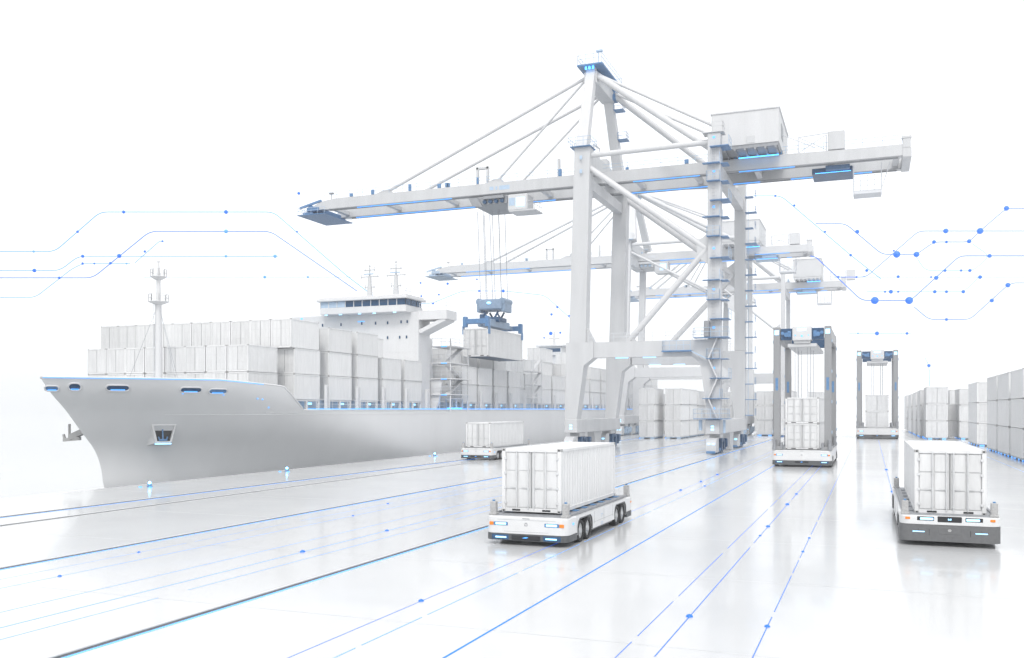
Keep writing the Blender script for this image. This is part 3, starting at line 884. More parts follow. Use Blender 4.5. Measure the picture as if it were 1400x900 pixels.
# decks
b = MB()
n = 40; row = []
for i in range(n+1):
    y = 58.6+(74-58.6)*i/n; row.append((half(y, 7.0)-.15, y))
o = len(b.v)
for w, y in row: b.v += [(CX-w, y, 7.0), (CX+w, y, 7.0)]
b.f += [(2*i, 2*i+1, 2*i+3, 2*i+2) for i in range(n)]
dk = [74+(90-74)*i/24 for i in range(25)]
poly = [(CX+half(y, 5.3)-.05, y) for y in dk]+[(CX+12.95, YEND-.1), (CX-12.95, YEND-.1)]+[(CX-half(y, 5.3)+.05, y) for y in dk[::-1]]
b.prism(poly, 'z', 5.2, 5.33)
build('deck', b, 'ship_white', ship)
b = MB(); b.box(CX+12.9, CX+13.06, 86, YEND, 5.34, 5.52, .03); b.path([(CX+half(y, 5.4)-.02, y, 5.43) for y in (77.8, 79, 80.5, 82, 84, 86)], .09, 6); build('deck_edge', b, 'ship_white', ship)
b = MB(); b.box(CX+12.97, CX+13.08, 86, 250, 5.53, 5.62, .01); b.path([(CX+half(y, 5.4)+.02, y, 5.55) for y in (78.5, 80, 82, 84, 86)], .045, 6); build('deck_edge_light', b, 'glow_soft', ship)
# knuckle line and plating seams on the bow
b = MB(); pts = [66+(110-66)*i/40 for i in range(41)]
b.path([(CX+half(max(y, stem_s(5.0)), 5.0)+.01, y, 5.0) for y in pts], .025, 5)
build('hull_seam', b, 'hull', ship)
def hull_frame(Y, z):
    p = Vector((CX+half(Y, z), Y, z)); q = Vector((CX+half(Y+.2, z), Y+.2, z)); r_ = Vector((CX+half(Y, z+.2), Y, z+.2))
    t = (q-p).normalized(); up = (r_-p).normalized(); nrm = t.cross(up)
    if nrm.x < 0: nrm = -nrm
    up = nrm.cross(t); up = up if up.z > 0 else -up
    return p, t, up, nrm
def rounded_rect(w, h, r, n=5):
    P = []
    for cx, cy, a0 in ((w/2-r, h/2-r, 0), (-w/2+r, h/2-r, 90), (-w/2+r, -h/2+r, 180), (w/2-r, -h/2+r, 270)):
        for i in range(n+1):
            a = R(a0+90*i/n); P.append((cx+r*math.cos(a), cy+r*math.sin(a)))
    return P
for (y, z, w, h, lit) in ((58.06, 7.3, 1.1, .6, 'blue'), (59.18, 7.44, 1.0, .85, 'blue_dark'), (61.57, 7.38, 1.9, .66, 'blue_dark'), (66.28, 7.28, 1.9, .62, 'blue_dark'), (68.35, 7.18, 1.7, .6, 'blue')):
    p, t, up, nm = hull_frame(y, z)
    poly = rounded_rect(w, h, min(w, h)*.46)
    rim = MB(); rim.path([p+t*a+up*c+nm*.04 for a, c in poly+poly[:1]], .07, 6)
    ch = build('mooring_chock', rim, 'ship_white', ship)
    m2 = MB(); n = len(poly)
    m2.add([p+t*a+up*c+nm*.03 for a, c in poly], [tuple(range(n))])
    build('chock_shade_plate', m2, lit, ch, smooth=False)  # hull is uncut; plate colour carries the slot's inner shade and blue light
    m3 = MB(); a = p-up*(h*.28)+nm*.06; m3.tube(a-t*(w*.3), a+t*(w*.3), .04, 6); build('chock_glow', m3, 'glow_soft', ch)  # added glowing bar, stands in for blue light inside the slot
for (y, z) in ((65.9, 6.95), (69.0, 6.85), (72.18, 6.54), (72.7, 6.48), (73.9, 5.7)):
    p, t, up, nm = hull_frame(y, z); m3 = MB(); m3.ball(p+nm*.03, .07, 8, 5); build('hull_lamp', m3, 'glow_soft', ship)
# anchor pocket on the quay side
p, t, up, nm = hull_frame(66.85, 3.2)
nh = Vector((nm.x, nm.y, 0)).normalized(); th = Vector((-nh.y, nh.x, 0)); th = th if th.y > 0 else -th
def A(a, c, e): return p+th*a+Vector((0,0,1))*c+nh*e
mb = MB()
of = [(-1.05, .95), (1.15, .95), (.75, -.75), (-.65, -.75)]
inn = [(-.85, .82), (.98, .82), (.62, -.62), (-.5, -.62)]
back = [(-1.7, 1.0), (1.3, 1.0), (.95, -1.2), (-1.4, -1.2)]
E1, E0 = .75, -1.4
vs = [A(a, c, E1-(.25 if c < 0 else 0)) for a, c in of]+[A(a, c, E0) for a, c in back]+[A(a, c, E1-(.25 if c < 0 else 0)) for a, c in inn]+[A(a, c, E1-.5) for a, c in inn]
fs = []
for i in range(4):
    j = (i+1) % 4
    fs += [(i, j, j+4, i+4), (i, i+8, j+8, j), (i+8, i+12, j+12, j+8)]
mb.add(vs, fs)
pk = build('anchor_pocket', mb, 'ship_white', ship, smooth=False)
mb = MB(); mb.add([A(a*.99, c*.99, E1-.48) for a, c in inn], [(0, 1, 2, 3)]); build('pocket_shade', mb, 'black', pk, smooth=False)  # black sheet painted in for the deep shade inside the pocket
mb = MB(); mb.tube(A(0, .6, .3), A(.0, -.5, .45), .07, 8); mb.beam(A(-.36, -.5, .5), A(.36, -.5, .5), .14, .16)
mb.beam(A(-.3, -.5, .5), A(-.4, -.2, .5), .09, .1); mb.beam(A(.3, -.5, .5), A(.4, -.2, .5), .09, .1)
build('anchor', mb, 'blue', ship)
mb = MB(); mb.beam(A(-.72, -.86, .52), A(.72, -.86, .52), .10, .10); build('pocket_light', mb, 'glow_white', pk)
# anchor on the far bow
mb = MB(); q = Vector((CX-1.9, 62.2, 3.1))
mb.tube(q+Vector((-.35, 0, 1.1)), q+Vector((-.35, 0, -.3)), .11, 8); mb.beam(q+Vector((-1.0, 0, -.35)), q+Vector((.9, 0, -.2)), .3, .3)
mb.beam(q+Vector((-.9, 0, -.3)), q+Vector((-1.05, 0, .15)), .16, .2); mb.beam(q+Vector((1.5, .3, .6)), q+Vector((-.2, 0, -.1)), .5, .5)
build('anchor', mb, 'casting', ship)
# foremast
mx, my = -63.6, 69.3
mb = MB(); mb.tube((mx, my, 6.9), (mx, my, 15.8), .36, 12, .29); mb.tube((mx, my, 15.8), (mx, my, 18.6), .22, 12, .19); mb.tube((mx, my, 18.6), (mx, my, 19.6), .12, 8, .08)
mb.ball((mx, my, 19.7), .13, 8, 6)
fm = build('foremast', mb, 'ship_white', ship)
for z, r_ in ((15.8, .95), (18.2, .75)):
    mb = MB(); mb.tube((mx, my, z-.25), (mx, my, z), .35, 16, r_); mb.tube((mx, my, z), (mx, my, z+.06), r_, 16)
    ring = [(mx+r_*.95*math.cos(R(a)), my+r_*.95*math.sin(R(a)), z) for a in range(0, 361, 45)]
    mb.railing(ring, .75, .025, 1.5); build('mast_platform', mb, 'ship_white', fm)
mb = MB()
for a, c in ((-3.2, -1), (3.2, -1), (-1.5, 1), (2.2, .5)): mb.tube((mx, my, 15.7), (mx+a, my+c, 7.4), .018, 4)
build('mast_stay', mb, 'rope', fm)
mb = MB(); mb.tube((mx-.36, my-.33, 7), (mx-.3, my-.3, 15.6), .02, 4); mb.tube((mx-.1, my-.38, 7), (mx-.1, my-.32, 15.6), .02, 4)
for k in range(22): mb.tube((mx-.35, my-.34, 7.2+k*.39), (mx-.1, my-.36, 7.2+k*.39), .015, 4)
build('mast_ladder', mb, 'rail_white', fm)
# small winches on the forecastle (their tops rise over the rim)
for wx, wy in ((-60.2, 68.0), (-62.5, 65.0), (-70, 66)):
    mb = MB(); mb.tube((wx-.5, wy, 7.7), (wx+.5, wy, 7.7), .45, 12); mb.box(wx-.6, wx-.45, wy-.5, wy+.5, 7.0, 8.35, .05); mb.box(wx+.45, wx+.6, wy-.5, wy+.5, 7.0, 8.35, .05)
    build('winch', mb, 'blue', ship)

# accommodation block and bridge
sx0, sx1, sy0, sy1 = -74.2, -54.6, 106.0, 109.4
mb = MB(); mb.box(sx0, sx1, sy0, sy1, 5.3, 18.2, .06); mb.box(sx0-.0, sx1, sy0-.02, sy0, 15.6, 15.66); mb.box(sx0, sx1, sy0-.02, sy0, 13.0, 13.06)
mb.box(-73.2, -57.5, sy1, 116, 5.3, 15.5, .06)
blk = build('accommodation_block', mb, 'ship_white', ship)
mb = MB(); mb.prism([(-54.7, 18.3), (-50.6, 18.3), (-50.6, 17.15), (-54.7, 17.15)], 'y', sy0+.1, sy1-.2); mb.beam((-50.9, 107.6, 17.2), (-54.6, 107.6, 15.6), 2.8, .5)
mb.box(-54.6, -50.7, sy0+.3, sy1-.4, 18.3, 18.32)
build('bridge_wing', mb, 'ship_white', ship)
mb = MB(); mb.railing([(-54.5, sy0+.15, 18.3), (-50.7, sy0+.15, 18.3), (-50.7, sy1-.3, 18.3)], 1.0, .025, 1.3); mb.railing([(sx0+.1, sy0+.1, 18.2), (-69.3, sy0+.1, 18.2)], 1.0, .025, 1.4)
build('roof_railing', mb, 'rail_white', ship)
bx0, bx1, by = -68.5, -55.6, 104.4
mb = MB(); mb.box(bx0, bx1, by, 109.2, 18.12, 19.0, .05); mb.box(bx0+.25, bx1-.25, by+1.6, 109, 19.0, 19.85)
br = build('bridge', mb, 'ship_white', ship)
mb = MB(); mb.box(bx0-.35, bx1+.35, by-.35, 109.6, 19.82, 20.12, .05); mb.box(bx0-.1, bx1+.1, by-.1, 109.4, 20.12, 20.36, .05); build('bridge_roof', mb, 'ship_white', br)
nwin = 10; ww = (bx1-bx0-.1)/nwin
for k in range(nwin):
    x = bx0+.05+k*ww
    mb = MB(); mb.box(x+.07, x+ww-.07, by+.06, by+.10, 19.02, 19.8); build('window', mb, 'blue_pale' if k < 3 else 'glass', br, smooth=False)  # left panes pale: light coming through is put into their colour
    mb = MB(); mb.box(x-.05, x+.05, by+.02, by+.16, 19.0, 19.83, .01); build('mullion', mb, 'ship_white', br)
for k in range(3):
    mb = MB(); mb.box(bx1-.10, bx1-.06, by+.2+k*1.5, by+1.5+k*1.5, 19.02, 19.8); build('window', mb, 'glass', br, smooth=False)
for x, z in ((-69.1, 16.9), (-66.2, 16.9), (-60.9, 16.9), (-59.1, 16.9), (-57.1, 16.95), (-56.2, 16.95), (-63, 16.95), (-59.1, 14.95), (-57.3, 14.95), (-56.3, 14.95), (-61.4, 15.0)):
    mb = MB(); mb.box(x-.16, x+.16, sy0-.05, sy0-.022, z-.24, z+.24, .02); f = build('window', mb, 'ship_white', blk)
    mb = MB(); mb.box(x-.11, x+.11, sy0-.056, sy0-.05, z-.19, z+.19); build('pane', mb, 'glass', f, smooth=False)
for x in (-67.5, -65.3, -62.4, -60.2, -57.2):
    mb = MB(); mb.box(x-.22, x+.22, by-.05, by+.0, 18.0, 18.09, .01); build('floodlight', mb, 'glow_white', br)
mb = MB(); mb.box(-72.6, -72.3, sy0-.06, sy0-.02, 17.8, 18.0); mb.box(-63.6, -62.6, sy0-.06, sy0-.02, 17.15, 17.25); build('floodlight', mb, 'glow_soft', blk)
for (mxx, top, s) in ((-62.7, 25.0, 1), (-58.7, 25.3, 1.05)):
    mb = MB(); y = 107.5
    mb.tube((mxx, y, 20.3), (mxx, y, 23.4), .42*s, 10, .22); mb.tube((mxx, y, 23.4), (mxx, y, top-.4), .13, 8, .08); mb.ball((mxx, y, top-.2), .16, 8, 6)
    for z, w in ((21.9, .75), (23.3, 1.35), (24.2, .8)):
        mb.box(mxx-w*s, mxx+w*s, y-.14, y+.14, z, z+.10, .02)
        for q in (-w*s+.08, w*s-.08): mb.tube((mxx+q, y, z-.2), (mxx+q, y, z+.45), .05, 5)
    mm = build('radar_mast', mb, 'crane', ship)
    mb = MB(); mb.box(mxx-.75, mxx+.75, y-.35, y-.2, 23.6, 23.75, .03); build('radar_scanner', mb, 'blue_pale', mm)
mb = MB()
for x, h in ((-68.2, 1.4), (-67.9, 2.2), (-57.0, 1.1), (-56.4, 1.5), (-55.9, 1.3), (-65, .9)): mb.tube((x, 106.2, 20.3), (x, 106.2, 20.3+h), .03, 5)
mb.railing([(bx0, by, 20.36), (bx1, by, 20.36), (bx1, 109, 20.36)], .75, .022, 1.2); build('aerial', mb, 'rail_white', br)
# outside stairs and landings behind the bridge
st = MB(); rl = MB(); lt = MB()
for k, z in enumerate((7.4, 9.5, 11.6, 13.8)):
    st.box(-54.6, -51.6+(.4 if k % 2 else 0), 109.5, 115.5, z, z+.14, .02)
    rl.railing([(-54.4, 109.6, z+.14), (-51.7, 109.6, z+.14), (-51.7, 115.4, z+.14)], 1.0, .025, 1.4)
    lt.box(-53.0, -52.2, 109.46, 109.5, z-.02, z+.10)
    if k: st.beam((-52.5, 110 if k % 2 else 114.6, z-2.1), (-52.5, 114.6 if k % 2 else 110, z), .7, .12)
for x, y in ((-51.75, 109.7), (-51.75, 115.3), (-54.3, 115.3)): st.tube((x, y, 5.3), (x, y, 14.8), .09, 8)
st.prism([(-55.2, 5.4), (-54.0, 5.4), (-53.5, 6.6), (-53.3, 8.0), (-53.0, 9.4), (-55.6, 9.4), (-55.4, 7.6)], 'y', 109.8, 110.2)
s_ = build('stair_tower', st, 'ship_white', ship)
build('stair_railing', rl, 'rail_white', s_); build('stair_lamp', lt, 'glow_soft', s_)
# low pump frame below the stairs
mb = MB()
for x in (-54, -52.4):
    for y in (111, 113, 115): mb.box(x-.08, x+.08, y-.08, y+.08, 5.35, 6.9)
mb.box(-54.2, -52.2, 110.8, 115.2, 6.9, 7.02, .02); build('pump_frame', mb, 'ship_white', ship)
mb = MB(); mb.box(-52.6, -52.3, 110.5, 114.6, 5.45, 5.72, .03); build('deck_lamp', mb, 'glow', ship)

# bays of containers on deck, with the passage posts below them
DECK_Z, TH = 6.5, 2.6
SHIP_G = 'containers stacked on the deck of the ship'
def bay_posts(y0, y1, lamp=True):
    b = MB()
    for y in (y0+.12, (y0+y1)/2, y1-.12): b.box(-54.3, -54.02, y-.13, y+.13, 5.33, DECK_Z, .02)
    for y in (y1+.3, y1+.75): b.box(-53.6, -53.3, y-.12, y+.12, 5.33, 8.1, .02)
    b.box(-54.4, -54.05, y0, y1, DECK_Z-.16, DECK_Z-.01, .02)
    build('lashing_post', b, 'ship_white', ship)
    if lamp:
        b = MB(); b.box(-54.6, -54.5, y1-1.35, y1-.75, 6.0, 6.22, .02); build('passage_lamp', b, 'glow_white', ship)
bays1 = [71.5, 77.7, 84.0, 89.9, 95.6, 101.2]; L1 = 4.6
bays2 = [118.4, 124.2, 130.3, 136.4]; L2 = 5.2
bays3 = [150+8.1*k for k in range(12)]; L3 = 7.3
mb = MB(); mb.box(-77.5, -55.0, 78.4, 106, 5.33, DECK_Z-.02); mb.box(-77.5, -55.0, 118, 142, 5.33, DECK_Z-.02); mb.box(-77.5, -55, 149, 248, 5.33, DECK_Z-.02)
build('hatch_coaming', mb, 'blue_pale', ship)
mb = MB()
for a, c in ((79, 108.8), (116, 148), (148, 250)): mb.railing([(-52.25, a, 5.5), (-52.25, c, 5.5)], 1.0, .02, 1.5)
build('deck_railing', mb, 'rail_white', ship)
for y in bays1[1:]: bay_posts(y, y+L1)
for y in bays2: bay_posts(y, y+L2)
for y in bays3[:9]: bay_posts(y, y+L3)
TIER = ['bottom', 'second', 'top', 'fourth']
def box_on_ship(col, y, tier, L, label, w=2.44, pitch=2.5, x0=-54.0, h=2.587):
    if y < 72: x0 = -54.9
    container(x0-w/2-col*pitch+random.uniform(-.02, .02), y+random.uniform(-.06, .06), DECK_Z+tier*TH*1.0, label, SHIP_G, False, (w/CW, L/CL, h/CH))
for c in range(8):
    n = ORD[7-c]
    for t, nm_ in ((0, 'lower row just behind the bow rim'), (1, 'second row up, doors facing the bow')):
        box_on_ship(c, bays1[0], t, L1, f'white ship container, {n} from the left in the {nm_}')
for c in range(10):
    box_on_ship(c, bays1[1]-.5, 2, L1+.4, h=2.95, label= f'white ship container, {ORD[9-c]} from the left in the highest door row forward')
WHERE = 'ahead of ship bridge'
for k, y in enumerate(bays1):
    if k == 0: continue
    tiers = (2, 2, 3, 3, 2, 2)[k]
    for t in range(tiers):
        box_on_ship(0, y, t, L1, f'white ship container, {TIER[t]} tier of the {ORD[k]} side bay {WHERE}')
    for c in (1, 2):
        for t in range(1, 3 if k < 5 else 2):
            if k == 1 and t == 2: continue
            box_on_ship(c, y+.02, t, L1, f'{TIER[t]} tier container in the {ORD[c]} column behind {ORD[k]} side bay {WHERE}')
WHERE = 'aft of ship bridge'
for k, y in enumerate(bays2):
    for t in range(2):
        box_on_ship(0, y, t, L2, f'white ship container, {TIER[t]} tier of the {ORD[k]} side bay {WHERE}')
    for c in range(1, 4 if k == 0 else 3):
        for t in range(0 if k == 0 else 1, 3):
            box_on_ship(c, y, t, L2, f'{TIER[t]} tier container in the {ORD[c]} column behind {ORD[k]} side bay {WHERE}')
WHERE = 'on ship afterdeck'
for k, y in enumerate(bays3):
    hi = (2, 2, 3, 2, 3, 3, 2, 3, 3, 2, 3, 3)[k]
    for t in range(hi):
        box_on_ship(0, y, t, L3, f'pale ship container, {TIER[t]} tier of the {ORD[k]} side bay {WHERE}')
    for c in range(1, 4 if k == 0 else 2):
        for t in range(0 if k == 0 else 1, 4 if k in (1, 3, 4) else 3):
            box_on_ship(c, y, t, L3, f'{TIER[t]} tier container in the {ORD[c]} column behind {ORD[k]} side bay {WHERE}')
# after stair frame between the bays, after bridge
mb = MB()
for z in (7.4, 9.6, 11.8):
    mb.box(-54.4, -52.2, 143, 147.5, z, z+.14, .02); mb.beam((-52.6, 143.2, z), (-52.6, 147.2, z+2.1), .5, .1)
for x, y in ((-52.3, 143.1), (-52.3, 147.4), (-54.2, 147.4)): mb.tube((x, y, 5.3), (x, y, 14), .09, 6)
build('stair_tower', mb, 'ship_white', ship)
mb = MB(); mb.box(-72.5, -64.5, 199, 204, 5.3, 17.9, .05); mb.box(-71.2, -65.6, 198.4, 204, 17.9, 19.9, .1); mb.box(-71.7, -65.1, 198, 204.2, 19.9, 20.3, .05); mb.tube((-68.3, 201, 20.3), (-68.3, 201, 23.5), .4, 8, .15); mb.box(-69.6, -67, 200.8, 201.2, 21.8, 22.1)
ab = build('after_bridge', mb, 'ship_white', ship)
mb = MB(); mb.box(-70.9, -65.9, 198.36, 198.41, 18.7, 19.5); build('window', mb, 'glass', ab, smooth=False)

# ------------------------------------------------------------------ quay edge lamps
for (x, y, w) in ((-47.6, 51.0, 'nearest to the bow'), (-48.1, 68.1, 'second from the bow'), (-47.8, 97.0, 'just left of the small vehicle')):
    r = thing('quay_lamp', (x, y, 0), f'low blue glowing lamp on the quay edge, {w}', 'lamp', 'blue lamps along the quay edge')
    b = MB(); b.tube((x, y, 0), (x, y, .16), .22, 12, .14); b.tube((x, y, .16), (x, y, .22), .16, 12); build('base', b, 'blue', r)
    b = MB(); b.ball((x, y, .30), .10, 12, 8); build('globe', b, 'lamp_bright', r)
    b = MB()
    for dx in (-.45, .45): b.box(x+dx-.09, x+dx+.09, y-.5, y-.32, 0, .06, .02)
    build('foot_light', b, 'glow_soft', r)

# ------------------------------------------------------------------ ship to shore cranes
def crane(label, xw, xl, yn, yf, yfl, xt, xr, g0, g1, house, zb=36.6, mast_dx=.9, full=True):
    Z = lambda z: z+(zb-36.6)
    lw = 1.0 if full else .62
    G_ = globals()
    def build(n, mb, mat, parent=None, smooth=True):
        if not full: mat = {'crane': 'crane_hazed', 'crane_light': 'crane_hazed', 'blue': 'blue_pale', 'blue_dark': 'blue_pale', 'steel': 'crane_hazed', 'blue_pale': 'rail_white'}.get(mat, mat)  # paler materials on the far cranes imitate fading in haze
        return G_['build'](n, mb, mat, parent, smooth)
    root = thing('quay_crane', ((xw+xl)/2, (yn+yf)/2, 0), label, 'crane', 'ship to shore cranes')
    PB0, PB1, LT = 12.2, 14.2, Z(39.7)
    frames = ((yn, yn), (yf, yfl))
    for fi, (yw, yl) in enumerate(frames):
        wy, ly = 1.0, .8
        b = MB(); b.prism([(xw-1.15, 4.2), (xw+.45, 4.2), (xw+1.4, 11.2), (xw+2.7, PB0), (xw+2.7, PB1), (xw+1.9, PB1), (xw+1.9, PB1+.05), (xw-1.0, PB1+.05), (xw-1.05, 11)], 'y', yw-wy, yw+wy)
        leg = build('lower_leg', b, 'crane', root)
        b = MB(); b.beam((xw+.5, yw, PB1), (xw+1.15, yw, LT), 1.7*lw, 2.25*lw, 1.6*lw, 2.1*lw, up=(1, 0, 0))
        b.prism([(xw+1.6, PB1), (xw+2.7, PB1), (xw+1.6, PB1+2.1)], 'y', yw-.5, yw+.5)
        build('upper_leg', b, 'crane', root)
        b = MB(); b.prism([(xl-.7, 4.2), (xl+.75, 4.2), (xl+.8, 11), (xl+.82, PB1), (xl-2.8, PB1), (xl-2.8, PB0), (xl-1.7, 11.2)], 'y', yl-ly, yl+ly)
        build('lower_leg', b, 'crane', root)
        b = MB(); b.box(xl-.78*lw, xl+.8*lw, yl-.8*lw, yl+.8*lw, PB1, LT, .05); build('upper_leg', b, 'crane', root)
        b = MB(); b.beam((xw+2.6, yw, (PB0+PB1)/2), (xl-2.7, yl, (PB0+PB1)/2), 1.5, PB1-PB0); pb = build('portal_beam', b, 'crane', root)
        if full:
            b = MB(); b.railing([(xw+2, yw-.7, PB1), (xl-1, yl-.7, PB1)], 1.1, .03, 1.6); build('beam_railing', b, 'rail_white', pb)
            b = MB()
            for q in (.3, .5): b.beam((xw+(xl-xw)*q, yw-.0, PB0-.05), (xw+(xl-xw)*(q+.09), yw, PB0-.05), .3, .08)
            build('beam_lamp', b, 'glow_white', pb)
        # bracing in the frame
        node = (xl-1.0, yl, Z(25.5))
        b = MB(); b.tube((xw+1.9, yw, LT-2.6), node, .40*lw, 14); build('diagonal_brace', b, 'crane_light', root)
        if full: b = MB(); b.tube(node, (xw+7.0, yw+(yl-yw)*.35, PB1-.1), .40, 14); build('diagonal_brace', b, 'crane_light', root)
        b = MB(); b.prism([(xl-2.2, node[2]-.9), (xl-.7, node[2]-2), (xl-.7, node[2]+2), (xl-2.2, node[2]+.9)], 'y', yl-.3, yl+.3); build('gusset', b, 'crane', root)
        if full: b = MB(); b.prism([(xw+5.9, PB1), (xw+8.2, PB1), (xw+7.5, PB1+.9), (xw+6.7, PB1+.9)], 'y', yw+(yl-yw)*.35-.25, yw+(yl-yw)*.35+.25); build('gusset', b, 'crane', root)
        b = MB(); b.tube((xw+2.0, yw, LT-1.0), (xl-.7, yl, LT-.9), .36, 12); build('top_tube', b, 'crane_light', root)
    # sill beams and bogies
    for xx, y0, y1, w in ((xw-.25, yn-1.3, yf+1.2, 1.75), (xl-.1, yn-1.3, yfl+1.2, 1.7)):
        b = MB(); b.box(xx-w/2, xx+w/2, y0, y1, 2.45, 4.22, .06)
        b.box(xx-w/2-.01, xx+w/2+.01, y0+2.5, y0+2.56, 2.5, 4.2)
        sb = build('sill_beam', b, 'crane', root)
        b = MB(); b.box(xx-.18, xx+.18, y0-.03, y0, 2.9, 3.15, .02); b.box(xx-.18, xx+.18, y0-.03, y0, 3.3, 3.5, .02); build('sill_lamp', b, 'glow_white', sb)
        ym = (y0+y1)/2
        b = MB(); b.prism([(ym-1.9, 2.46), (ym+1.9, 2.46), (ym+1.1, .06), (ym-1.1, .06)], 'x', xx-.5, xx+.5); build('buffer_post', b, 'crane', root)
        for k, yc in enumerate((y0+3.0, y1-3.6)):
            b = MB()
            b.box(xx-.7, xx+.7, yc-1.2, yc+1.2, 1.9, 2.47, .06)
            arc = [(yc-4.1, .25)]+[(yc-2.9+1.2*math.cos(R(a)), 1.0+1.0*math.sin(R(a))) for a in range(180, 89, -15)]+[(yc-1.9, 2.0), (yc-1.9, .25)]
            b.prism(arc, 'x', xx-.62, xx+.62)
            bg = build('bogie', b, 'crane', root)
            b = MB(); b.box(xx-.55, xx+.55, yc-1.85, yc+4.0, .75, 1.5, .06); b.box(xx-.85, xx+.85, yc-.9, yc-.2, .5, 1.9, .06); b.box(xx-.85, xx+.85, yc+1.1, yc+1.8, .5, 1.7, .06)
            b.box(xx+.4, xx+1.0, yc+2.4, yc+3.3, .7, 1.8, .08)
            b.tube((xx+.5, yc+.5, 1.6), (xx+.5, yc+1.5, 1.6), .3, 10)
            build('bogie_drive', b, 'blue_dark', bg)
            for q in (-1.2, .3, 1.7, 3.2):
                b = MB(); b.tube((xx-.35, yc+q, .55), (xx+.35, yc+q, .55), .52, 16); b.tube((xx-.72, yc+q, .55), (xx+.72, yc+q, .55), .2, 10); build('wheel', b, 'blue', bg)
            b = MB()
            for dx in (-.28, .28): b.box(xx+dx-.18, xx+dx+.18, yc-4.12, yc-3.98, 1.18, 1.38, .03)
            build('bogie_lamp', b, 'glow_white', bg)
            b = MB(); b.box(xx-.55, xx+.55, yc-4.3, yc-4.05, .12, .42, .05); build('rail_guard', b, 'blue', bg)
    # ties across at the leg tops
    b = MB(); b.beam((xw+1.1, yn+.9, LT-1.0), (xw+1.1, yf-.9, LT-1.0), 1.4, 1.9); build('top_tie', b, 'crane', root)
    b = MB(); b.beam((xl, yn+.7, Z(35.6)), (xl, yfl-.7, Z(35.6)), 1.1, 1.5); build('top_tie', b, 'crane', root)
    b = MB(); b.beam((xw+.9, yn+.9, Z(35.6)), (xw+.9, yf-.9, Z(35.6)), 1.1, 1.4); build('top_tie', b, 'crane', root)
    # girders
    GH = 1.65
    for gi, gy in enumerate((g0, g1)):
        b = MB(); b.prism([(xt+2.2, Z(36.6)+.15), (xt+6, Z(36.6)), (xr, Z(36.6)), (xr, Z(36.6)+GH*.9), (xr-7, Z(36.6)+GH*.92), (xr-14, Z(36.6)+GH), (xt+6, Z(36.6)+GH), (xt+3.5, Z(36.6)+GH*.8), (xt+2.2, Z(36.6)+GH*.45)], 'y', gy, gy+1.1)
        g = build('girder', b, 'crane', root)
        b = MB(); b.box(xt+5, xr-1, gy+.3, gy+.55, Z(36.6)-.14, Z(36.6)-.003, .01); b.box(xt+5, xr-.5, gy-.06, gy-.003, Z(36.6)+.02, Z(36.6)+.10); build('trolley_rail', b, 'steel', g)
        b = MB(); n = int((xr-xt)/6)
        for k in range(n):
            x = xt+7+k*6
            if x < xr-1: b.box(x-.03, x+.03, gy-.012, gy, Z(36.6)+.12, Z(36.6)+GH-.15)
        build('stiffener', b, 'crane', g, smooth=False)
        yy = gy+.1 if gi == 0 else gy+1.0
        b = MB(); b.railing([(xt+4, yy, Z(36.6)+GH), (xr-.5, yy, Z(36.6)+GH-.05)], 1.05, .028 if full else .04, 2.3); build('girder_railing', b, 'blue_pale', g)
        rnd = random.Random(3+gi)
        for k in range(14 if full else 5):
            b = MB(); x = xt+8+rnd.random()*(xr-xt-14); s = rnd.uniform(.12, .28)
            b.box(x-s, x+s, yy-.12, yy+.12, Z(36.6)+GH+.05, Z(36.6)+GH+rnd.uniform(.3, 1.1), .03)
            build('junction_box', b, 'blue', g)
        for a, c in ((xt+10, xt+26), (xw+6, xw+15), (xl+2, xl+9)) if gi == 0 else ((xt+6, xt+40), (xw+4, xl+4), (xl+8, xr-4)):
            b = MB(); b.box(a, c, gy+.02, gy+.10, Z(36.6)-.10, Z(36.6)-.02); build('light_strip', b, 'glow_soft', g)
    gya, gyb = g0+1.1, g1
    for x in (xt+4.5, xt+14, xt+24, xw-8, xw+6, xl-4, xl+4, xr-9, xr-1.2):
        b = MB(); b.box(x-.35, x+.35, gya, gyb, Z(36.6)+.35, Z(36.6)+1.0, .03); build('cross_tie', b, 'crane', root)
    # boom tip
    b = MB(); b.box(xt+1.0, xt+3.2, g0-.2, g1+1.3, Z(36.6)-.05, Z(36.6)+.5, .06); b.box(xt-.6, xt+4.5, g0-.4, g1+1.5, Z(36.6)-.65, Z(36.6)-.52, .04)
    b.beam((xt-.3, g0, Z(36.6)+.6), (xt+3.6, g0, Z(36.6)+1.5), .3, .3); b.box(xt+.2, xt+2.0, g0, g1+1, Z(36.6)-.5, Z(36.6)-.1, .05)
    for q in (.1, .5, .9): b.tube((xt+1.2, g0+(g1-g0)*q, Z(36.6)+.6), (xt+1.2, g0+(g1-g0)*q+.8, Z(36.6)+.6), .5, 12)
    tp = build('boom_tip', b, 'blue', root)
    b = MB(); b.railing([(xt+4.4, g0-.35, Z(36.1)), (xt-.5, g0-.35, Z(36.1)), (xt-.5, g1+1.4, Z(36.1)), (xt+4.4, g1+1.4, Z(36.1))], 1.0, .03, 1.2); build('tip_railing', b, 'blue_pale', tp)
    b = MB(); b.tube((xt+5.2, g0+.4, Z(36.6)+GH), (xt+5.2, g0+.4, Z(36.6)+GH+.9), .06, 6); b.box(xt+4.8, xt+5.6, g0+.2, g0+.6, Z(36.6)+GH+.8, Z(36.6)+GH+1.0, .03); build('tip_lamp', b, 'steel', tp)
